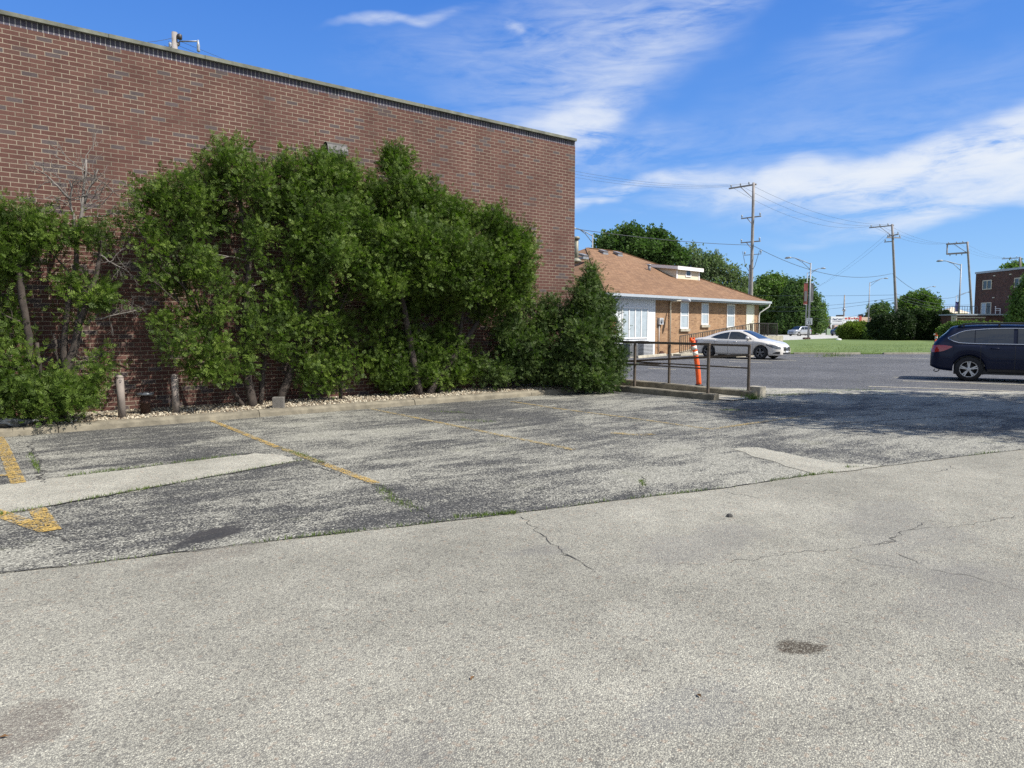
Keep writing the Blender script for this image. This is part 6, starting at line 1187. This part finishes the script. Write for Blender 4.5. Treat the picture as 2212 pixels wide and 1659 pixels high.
# ------------------------------------------------------------------ broadleaf trees, hedge and bushes farther away
def tree(name, label, base, blobs, leaf, m_, seed, trunk_h=3.0, r=.2, group=None, cat='tree', per=2.2, clump=26, spread=.45, w=.30, up=.1, stems=1, inner=.35, tint_sd=.15):
    rg = np.random.default_rng(seed); base = np.array(base, float); t = thing(name, label, cat, tuple(base), 0, group); bl = [(np.array(c) - base, rr, ww) for (c, rr, ww) in blobs]
    C, D_, T_ = crown_points(bl, rg, per * 1.25, spread * .8, clump * 1.6, inner=inner, up=up); ok = C[:, 2] > .1; C, D_, T_ = C[ok], D_[ok], T_[ok]
    V, tt = place_sprays(leaf_template(5, seed, w), C, D_, leaf * .62 * rg.uniform(.6, 1.3, len(C)), rg, T_, tint_sd); np_mesh('crown', V, 4, tt, M[m_], t)
    mb = MB(); mb2 = MB(); cen = np.mean([b_[0] for b_ in bl], axis=0)
    for k in range(stems):
        o = np.array([rg.normal(0, .25), rg.normal(0, .25), 0]) * (stems > 1); topp = np.array([cen[0] * .5, cen[1] * .5, max(trunk_h, .3)]) + o * 2; pts = limb(mb, o - [0, 0, .1], topp, r, r * .7, rg, 6, .08, 10)
        for (c, rr, ww) in bl[k::stems]:
            q = limb(mb2, pts[-1 if len(bl) > 3 else -2], c, r * .45, r * .12, rg, 6, .18, 7)
            for j in range(4): d = rg.normal(size=3); d /= np.linalg.norm(d); twigs(mb2, np.array(q[rg.integers(2, 6)]), d * np.array(rr), float(np.mean(rr)) * .8, r * .10, rg, 1, 2)
    tr = mb.build('trunk', M['dark_bark'], t); mb2.build('branches', M['dark_bark'], tr); return t
def px_blobs(lst, D, deep=1.0):      # measured lobes (px, py, rx, ry) at a distance -> ellipsoids
    out = []
    for q in lst:
        px, py, rx, ry = q[:4]; dd = D + (q[4] if len(q) > 4 else 0); k = dd / 1535.0; out.append((onD(px, py, dd), (rx * k * .84, max(rx, ry) * k * deep * .84, ry * k * .84), 1.0))
    return out
tg = 'trees behind the tan brick building'
tree('locust_tree', 'dark green tree rising behind the ridge of the shingle roof', cw(14.5, 82), px_blobs([(1320, 525, 34, 26), (1365, 515, 34, 28), (1360, 500, 14, 12), (1410, 520, 32, 24), (1408, 505, 10, 12), (1440, 535, 30, 24), (1385, 545, 60, 30), (1330, 550, 40, 22), (1445, 560, 34, 26), (1305, 530, 18, 12), (1370, 580, 60, 34), (1470, 555, 18, 14)], 82), .42, 'leaf_dark', 201, 5, .32, tg, per=1.4, clump=18, spread=.45)
tree('poplar_tree', 'pale grey green loose tree behind the dormer of the shingle roof', cw(25.5, 98), px_blobs([(1478, 565, 22, 22), (1500, 553, 28, 20), (1540, 575, 24, 26), (1520, 580, 26, 26), (1570, 590, 24, 20), (1590, 610, 22, 22), (1470, 590, 26, 24), (1530, 610, 40, 26), (1610, 618, 18, 18), (1570, 625, 34, 20), (1545, 560, 12, 12)], 98), .42, 'leaf_pale', 202, 5, .25, tg, per=.85, clump=13, spread=.5)
tree('roadside_tree', 'full green tree right behind the tall utility pole across the road', cw(54, 158), px_blobs([(1650, 640, 34, 36), (1672, 622, 36, 26), (1690, 640, 40, 36), (1660, 672, 50, 40), (1700, 680, 44, 40), (1640, 690, 40, 34), (1625, 660, 24, 36), (1600, 650, 24, 28), (1680, 705, 50, 20)], 158, .7), .75, 'leaf_mid', 203, 5, .35, tg, per=.95, clump=24, spread=.8)
tree('roadside_tree', 'darker green tree between the tall pole and the speed sign pole across the road', cw(62.5, 150), px_blobs([(1722, 630, 24, 24), (1738, 618, 14, 14), (1712, 650, 26, 34), (1738, 655, 24, 36), (1725, 690, 34, 34), (1755, 690, 24, 30), (1700, 700, 30, 24), (1742, 708, 30, 16)], 150, .7), .62, 'leaf_dark', 204, 4, .3, tg, per=1.0, clump=24, spread=.7)
tree('roadside_tree', 'wispy edge tree just right of the speed sign pole with feathery outer branches', cw(68.5, 152), px_blobs([(1757, 650, 13, 15), (1765, 668, 14, 13), (1773, 660, 7, 6), (1768, 690, 12, 20), (1756, 700, 20, 20), (1778, 682, 6, 5), (1775, 703, 8, 14)], 152, .8), .60, 'leaf_mid', 205, 4, .25, tg, per=.6, clump=12, spread=.55)
bg_ = 'bushes along the far edge of the lawn'
def bush(label, X0, X1, D, h, m_, seed, leaf=.28, n=9, py=None, name='bush'):
    rg = np.random.default_rng(seed); bl = []
    for k in range(n): u = (k + .5) / n; bl.append((np.array(cw(X0 + (X1 - X0) * u, D + rg.uniform(-.6, .6), 0)) + [0, 0, h * rg.uniform(.40, .52)], ((X1 - X0) / n * .78, 1.4, h * rg.uniform(.40, .47)), 1.0))
    return tree(name, label, cw((X0 + X1) / 2, D), bl, leaf, m_, seed, h * .3, .09, bg_, 'bush', per=10, clump=22, spread=.17, stems=min(4, n), inner=.55, w=.32)
def X_(px, D): return (px - 1106) / 1535 * D
bush('bright yellow green rounded bush on the far lawn in front of the shops', X_(1828, 89), X_(1888, 89), 89, 2.35, 'leaf_lime', 211, .26, 5)
bush('small darker bush tucked against the right of the bright green one', X_(1862, 88), X_(1898, 88), 88, 1.5, 'leaf_mid', 212, .24, 3)
bush('dark clipped bush at the left end of the evergreen row, under the leaning pole', X_(1899, 83), X_(1942, 83), 83, 3.3, 'leaf_hedge', 213, .24, 4, name='evergreen_bush')
bush('dark clipped bush in the middle of the evergreen row, right of the leaning pole', X_(1936, 83.4), X_(1996, 83.4), 83.4, 3.75, 'leaf_hedge', 214, .24, 5, name='evergreen_bush'); bush('dark clipped bush right of the middle of the evergreen row', X_(1988, 83), X_(2040, 83), 83, 3.6, 'leaf_hedge', 215, .24, 5, name='evergreen_bush'); bush('lower dark bush closing the right end of the evergreen row', X_(2030, 82), X_(2072, 82), 82, 2.7, 'leaf_hedge', 216, .22, 4, name='evergreen_bush')
bush('mixed green shrub behind the orange hydrant, in front of the low brick terrace', X_(2060, 72), X_(2105, 72), 72, 2.2, 'leaf_mid', 217, .2, 4); bush('sunlit green shrub above the wagon roof in front of the terrace wall', X_(2140, 70), X_(2172, 70), 70, 2.15, 'leaf_lime', 218, .2, 3)
tree('maple_tree', 'round leafy tree standing behind the middle of the clipped bush row', cw(58, 104), px_blobs([(1960, 660, 18, 18), (1985, 646, 22, 16), (2008, 660, 18, 18), (1975, 668, 30, 16), (1995, 675, 30, 14), (1950, 675, 14, 12), (2014, 650, 10, 10), (1985, 690, 30, 16)], 104), .42, 'leaf_mid', 221, 3, .2, 'trees beyond the bushes', per=2.0, clump=22, spread=.45)
tree('roadside_tree', 'small dark tree behind the shops, right of the street light', cw(104, 205), px_blobs([(1893, 672, 12, 10), (1905, 668, 10, 10), (1900, 680, 14, 9), (1884, 682, 9, 8)], 205), .8, 'leaf_dark', 222, 3, .3, 'trees beyond the bushes', per=.7, clump=22, spread=.8)
tree('roadside_tree', 'tree top showing over the roof of the brown apartments', cw(92, 128), px_blobs([(2180, 584, 10, 8), (2196, 580, 14, 10), (2206, 590, 16, 16), (2190, 600, 18, 14)], 128), .5, 'leaf_mid', 223, 5, .3, 'trees beyond the bushes', per=1.2, clump=22, spread=.6)
tree('maple_tree', 'leafy tree hanging in from the right edge before the brown apartments', cw(44.5, 57), px_blobs([(2215, 660, 26, 24), (2206, 680, 22, 18), (2235, 640, 40, 34), (2240, 690, 46, 26), (2260, 610, 44, 40), (2196, 690, 18, 12), (2222, 625, 10, 24)], 57), .22, 'leaf_mid', 224, 2.5, .18, 'trees beyond the bushes', per=3.6, clump=22, spread=.26)
# tree right of the camera: only its shade reaches into the picture
rg = np.random.default_rng(55); bl = []
for k in range(20):
    d = rg.normal(size=3); d /= np.linalg.norm(d); c = np.array(cw(13.6, 11.2, 7.0)) + d * [3.0, 2.6, 1.6] * rg.uniform(.4, 1); bl.append((c, (1.25, 1.25, .9), 1.0))
for (X, D) in ((17, 12.3), (19.5, 13), (16, 10), (20.5, 10.5), (18, 8.6), (21, 8), (15.2, 9.2), (17.2, 9.2), (19.3, 9.6)): bl.append((np.array(cw(X, D, 7.2)), (1.8, 1.8, 1.1), 1.0))
for (X, D, z) in ((11.7, 9.5, 8.4), (12.7, 8.3, 8.2), (14.5, 7.6, 8.0), (13.0, 10.4, 8.4), (11.8, 11.0, 8.7), (12.6, 11.8, 9.0), (14.2, 9.2, 8.4), (15.8, 8.6, 8.2)): bl.append((np.array(cw(X, D, z)), (1.25, 1.25, .8), 1.0))
tree('shade_tree', 'broad leafy tree right of the parking bays casting dappled shade on the asphalt', cw(15.5, 11.0), bl, .15, 'leaf_mid', 231, 4.2, .22, None, per=2.1, clump=18, spread=.27, w=.34)

# ------------------------------------------------------------------ shops, pylon sign, apartments and other far buildings
def dbox(name, label, px0, px1, pyt, D, depth, m_, cat='building', group=None, yaw=0.0):
    a = onD(px0, pyt, D); w = float((onD(px1, pyt, D) - a) @ RGT); h = a[2]; t = thing(name, label, cat, (a[0], a[1], 0), math.atan2(RGT[1], RGT[0]) + yaw, group); mb = MB(); mb.box(0, w, 0, depth, 0, h); mb.build('wall', M[m_], t); return t, w, h
st, w, h = dbox('shop_building', 'low flat roofed tan shops with a red band across the road', 1800, 1935, 685, 200, 18, 'beige')
k = w / 135.0; mb = MB(); mb.box(-.02, w + .02, -.9, -.003, h * .52, h * .62); mb.build('red_band', M['red_band'], st); mb = MB(); mb.box(0, w, -1.0, -.004, h * .28, h * .515); mb.build('canopy', M['pink_stone'], st)
mb = MB()
for c in (52, 104): mb.box(k * c, k * (c + 5), -1.2, -.005, .02, h + .3)
mb.build('pier', M['red_band'], st); mb = MB(); mb.box(.3, w - .3, -.02, .02, .1, h * .27); mb.build('shop_window', M['glass'], st)
mb = MB(); mb.box(k * 14, k * 52, -1.1, -.95, h * .64, h * 1.02); sb = mb.build('sign_board', M['sign_white'], st); mb = MB(); rg = np.random.default_rng(2); x = k * 16
while x < k * 49: d = rg.uniform(.35, .8); mb.box(x, x + d, -1.13, -1.101, h * .86, h * .86 + rg.uniform(.35, .6)); x += d + .22
mb.build('sign_lettering', M['red_band'], sb); mb = MB(); mb.box(k * -16, 0, .5, 14, 0, h * 1.04); mb.build('dark_wing', M['grey_metal'], st)
mb = MB(); mb.box(k * 30, k * 36, 4, 7, h, h + .7); mb.box(k * 80, k * 84, 5, 7, h, h + .9); mb.box(k * 92, k * 95, 5, 7, h, h + .6); mb.build('roof_unit', M['dark_metal'], st)
pys = onD(1793, 728, 165); t = thing('pylon_sign', 'white free standing shop sign on two posts with dark blue lettering across the road', 'sign', (pys[0], pys[1], 0), math.atan2(RGT[1], RGT[0])); kk = 165 / 1535.0
top_ = onD(1793, 683.5, 165)[2]; bot = onD(1793, 702, 165)[2]; W_ = kk * 29; mb = MB(); mb.box(0, kk * 2.2, -.15, .15, 0, top_); mb.box(W_ - kk * 2.2, W_, -.15, .15, 0, top_); mb.build('post', M['sign_white'], t)
mb = MB(); mb.box(kk * 2.2, W_ - kk * 2.2, -.12, .12, bot, top_ - .02); pn = mb.build('panel', M['sign_white'], t); text('PainCenter', .62, 'sign_blue', t, (W_ / 2, -.13, bot + (top_ - bot) * .66), bold=.02, sx=.82)
mb = MB()
for z in (.46, .36, .14, .06): mb.box(kk * 3.4, W_ - kk * (3.4 + 3 * z), -.128, -.121, bot + (top_ - bot) * z - .03, bot + (top_ - bot) * z + .04)
mb.build('small_print', M['banner_grey'], pn)
p = onD(1789, 719, 150); t = thing('utility_cabinet', 'pale green utility cabinet on the verge across the road', 'cabinet', tuple(G(1789, 723.3)), math.atan2(RGT[1], RGT[0])); mb = MB(); mb.box(-.45, .45, -.3, .3, 0, 1.25); mb.build('case', M['green_box'], t, bevel=.04); mb = MB(); mb.box(-.4, -.02, -.32, -.301, .1, 1.15); mb.box(.02, .4, -.32, -.301, .1, 1.15); mb.build('door', M['green_box'], t)
p = G(1757, 722.8); t = thing('marker_post', 'pale yellow marker post on the verge right of the speed sign pole', 'post', tuple(p)); mb = MB(); mb.tube([(0, 0, 0), (0, 0, 1.5)], .10, 10); mb.build('post', plain('pale_yellow', (.62, .55, .30), .6), t); mb = MB(); mb.lathe([(.13, 1.4), (.13, 1.7), (.05, 1.78)], 10); mb.build('cap', M['dark_metal'], t)
# apartments: long shaded flank runs away from the camera
ap_o = np.array(cw(55.5, 85.5)); ap = thing('apartment_building', 'dark brown brick apartment block with white framed windows at the right edge', 'building', tuple(ap_o), math.atan2(-FWD[1], -FWD[0]) + R(1.6)); HT = 8.1
# local +x runs towards the camera along the flank, local +y is away from the flank (to the right)
mb = MB(); mb.box(0, 26, 0, 14, 0, HT); mb.build('wall', M['brown_brick'], ap); mb = MB(); mb.box(-.08, 26.08, -.08, 14.08, HT - .18, HT + .05); mb.build('roof_edge', M['gutter'], ap)
def apx(px, py):
    d = ray(px, py); o = np.array([0, 0, EYE]); th = ap.rotation_euler[2]; ex = np.array([math.cos(th), math.sin(th), 0]); ey = np.array([-math.sin(th), math.cos(th), 0]); t = (-(o - ap_o) @ ey) / (d @ ey); q = o + d * t - ap_o; return q @ ex, q[2]
def apwin(px0, py0, px1, py1, door=False):
    x0, z1 = apx(px0, py0); x1, _ = apx(px1, py0); _, z0 = apx(px0, py1); f = MB(); fr = .09; f.box(x0, x0 + fr, -.05, .02, z0, z1); f.box(x1 - fr, x1, -.05, .02, z0, z1); f.box(x0 + fr, x1 - fr, -.049, .02, z1 - fr, z1); f.box(x0 + fr, x1 - fr, -.049, .02, z0, z0 + fr); xm = (x0 + x1) / 2; f.box(xm - .04, xm + .04, -.048, .02, z0 + fr, z1 - fr)
    fo = f.build('patio_door' if door else 'window', M['cream'], ap)
    for a, b_ in ((x0 + fr, xm - .04), (xm + .04, x1 - fr)): g_ = MB(); g_.box(a, b_, -.012, .015, z0 + fr, z1 - fr); g_.build('pane', M['glass'] if a > xm or not door else M['blind_glass'], fo)
apwin(2123.5, 606, 2143, 626); apwin(2192, 600.5, 2213, 621); apwin(2120, 654, 2142, 685, True); apwin(2187, 651.5, 2212, 683, True); apwin(2270, 590, 2300, 616)
for (px, py) in ((2149, 595.5), (2184, 592.5), (2147, 643), (2181, 641)): x, z = apx(px, py); mb = MB(); mb.box(x - .16, x + .16, -.10, -.002, z - .05, z + .05); mb.build('wall_vent', M['cream'], ap)
tt_ = thing('terrace_building', 'low dark brick garage with pale roof edge and terrace railing before the apartments', 'building', tuple(cw(50.0, 79.0)), math.atan2(RGT[1], RGT[0])); hz = onD(2100, 681, 79)[2]; mb = MB(); mb.box(-.6, 30, 0, 5.8, 0, hz); mb.build('wall', M['brown_brick'], tt_); mb = MB(); mb.box(-.75, 30.1, -.15, 5.95, hz, hz + .14); mb.build('roof_slab', M['gutter'], tt_)
mb = MB(); mb.box(-.68, -.603, -.05, .9, .02, hz - .02); mb.box(-.62, 2.6, -.03, -.003, hz - .32, hz - .18); mb.build('corner_board', M['beige'], tt_); f = MB(); x1_ = 5.3; f.bar((1.4, 5.6, hz + 1.15), (x1_, 5.6, hz + 1.15), .06)
for k in range(14): f.bar((1.4 + (x1_ - 1.4) * k / 13, 5.6, hz + .14), (1.4 + (x1_ - 1.4) * k / 13, 5.6, hz + 1.15), .035)
f.build('terrace_railing', M['grey_metal'], tt_)
q = cw(55.0, 80.6); ch = thing('patio_chair', 'small white patio chair on the terrace in front of the apartments', 'chair', (q[0], q[1], hz + .14), R(20)); mb = MB()
for sx in (-.25, .25):
    for sy in (-.22, .22): mb.bar((sx, sy, 0), (sx, sy, .42 if sy < 0 else .9), .045)
    mb.bar((sx, -.24, .64), (sx, .22, .64), .05)
    mb.bar((sx, -.22, .4), (sx, -.22, .64), .045)
mb.build('frame', M['white_paint'], ch); mb = MB(); mb.box(-.25, .25, -.24, .22, .40, .44); mb.build('seat', M['white_paint'], ch); mb = MB()
for k in range(5): mb.bar((-.2 + .1 * k, .22, .44), (-.2 + .1 * k, .25, .88), .03)
mb.bar((-.25, .24, .9), (.25, .24, .9), .05); mb.build('backrest', M['white_paint'], ch)
hb = thing('pavilion_building', 'small building with a pale beige hipped roof behind the clipped bushes', 'building', tuple(cw(X_(2054, 150), 150)), math.atan2(RGT[1], RGT[0])); q0 = onD(2054, 677, 150)[2]; q1 = onD(2054, 663, 150)[2]; mb = MB(); mb.box(-2.1, 2.1, -2.1, 2.1, 0, q0); mb.build('wall', M['cream'], hb); mb = MB(); mb.add([(-2.5, -2.5, q0), (2.5, -2.5, q0), (2.5, 2.5, q0), (-2.5, 2.5, q0), (0, 0, q1)], [(3,2,1,0), (0,1,4), (1,2,4), (2,3,4), (3,0,4)]); mb.build('roof', M['beige'], hb)
p = G(2022, 738.5, .05); t = thing('fire_hydrant', 'orange and white fire hydrant at the far lawn edge just left of the wagon', 'hydrant', tuple(p)); s_ = 1.05
mb = MB(); mb.lathe([(.20, 0), (.20, .06), (.13, .08), (.13, .26)], 14); mb.build('base', M['orange'], t); mb = MB(); mb.lathe([(.125, .261), (.125, .62)], 14); mb.build('barrel', M['reflective'], t); mb = MB(); mb.lathe([(.17, .621), (.17, .70), (.15, .72), (.14, .88), (.08, .98), (.04, 1.0), (.04, 1.06)], 14); mb.build('bonnet', M['orange'], t)
mb = MB(); mb.tube([tuple(-RGT * .27 + [0, 0, .78]), tuple(RGT * .27 + [0, 0, .78])], .07, 12); mb.tube([tuple(RGT * .26 + [0, 0, .78]), tuple(RGT * .5 + [0, 0, .78])], .03, 8); mb.build('nozzles', M['reflective'], t)
# small litter: pale paper by the bush, dark crumb on the light asphalt, fallen leaves
p = G(1812, 734.5, .06); mb = MB(); mb.lathe([(.32, 0), (.30, .10), (.18, .17), (.0001, .19)], 9, c=tuple(p), smooth=False); tag(mb.build('white_rock', M['white_paint']), 'small white rock on the lawn by the bright green bush', 'rock')
p = G(1576, 1116); mb = MB(); mb.lathe([(.020, -.002), (.030, .006), (.018, .022), (.0001, .026)], 7, c=tuple(p), smooth=False); tag(mb.build('asphalt_crumb', M['crack']), 'dark crumb of asphalt lying alone on the pale asphalt', 'crumb')
rg = np.random.default_rng(66); mb = MB()
for (px, py) in ((8, 1592), (1510, 1503), (1020, 1465)):
    p = G(px, py, .004); a = rg.uniform(0, 6.28); s = .018; d = np.array([math.cos(a), math.sin(a), 0]); e = np.array([-d[1], d[0], 0]); mb.add([p - d*s, p + e*s*.45 + [0,0,.008], p + d*s + [0,0,.003], p - e*s*.45 + [0,0,.006]], [(0,3,2,1)])
o = mb.build('fallen_leaves', M['dead_leaf']); o['kind'] = 'stuff'
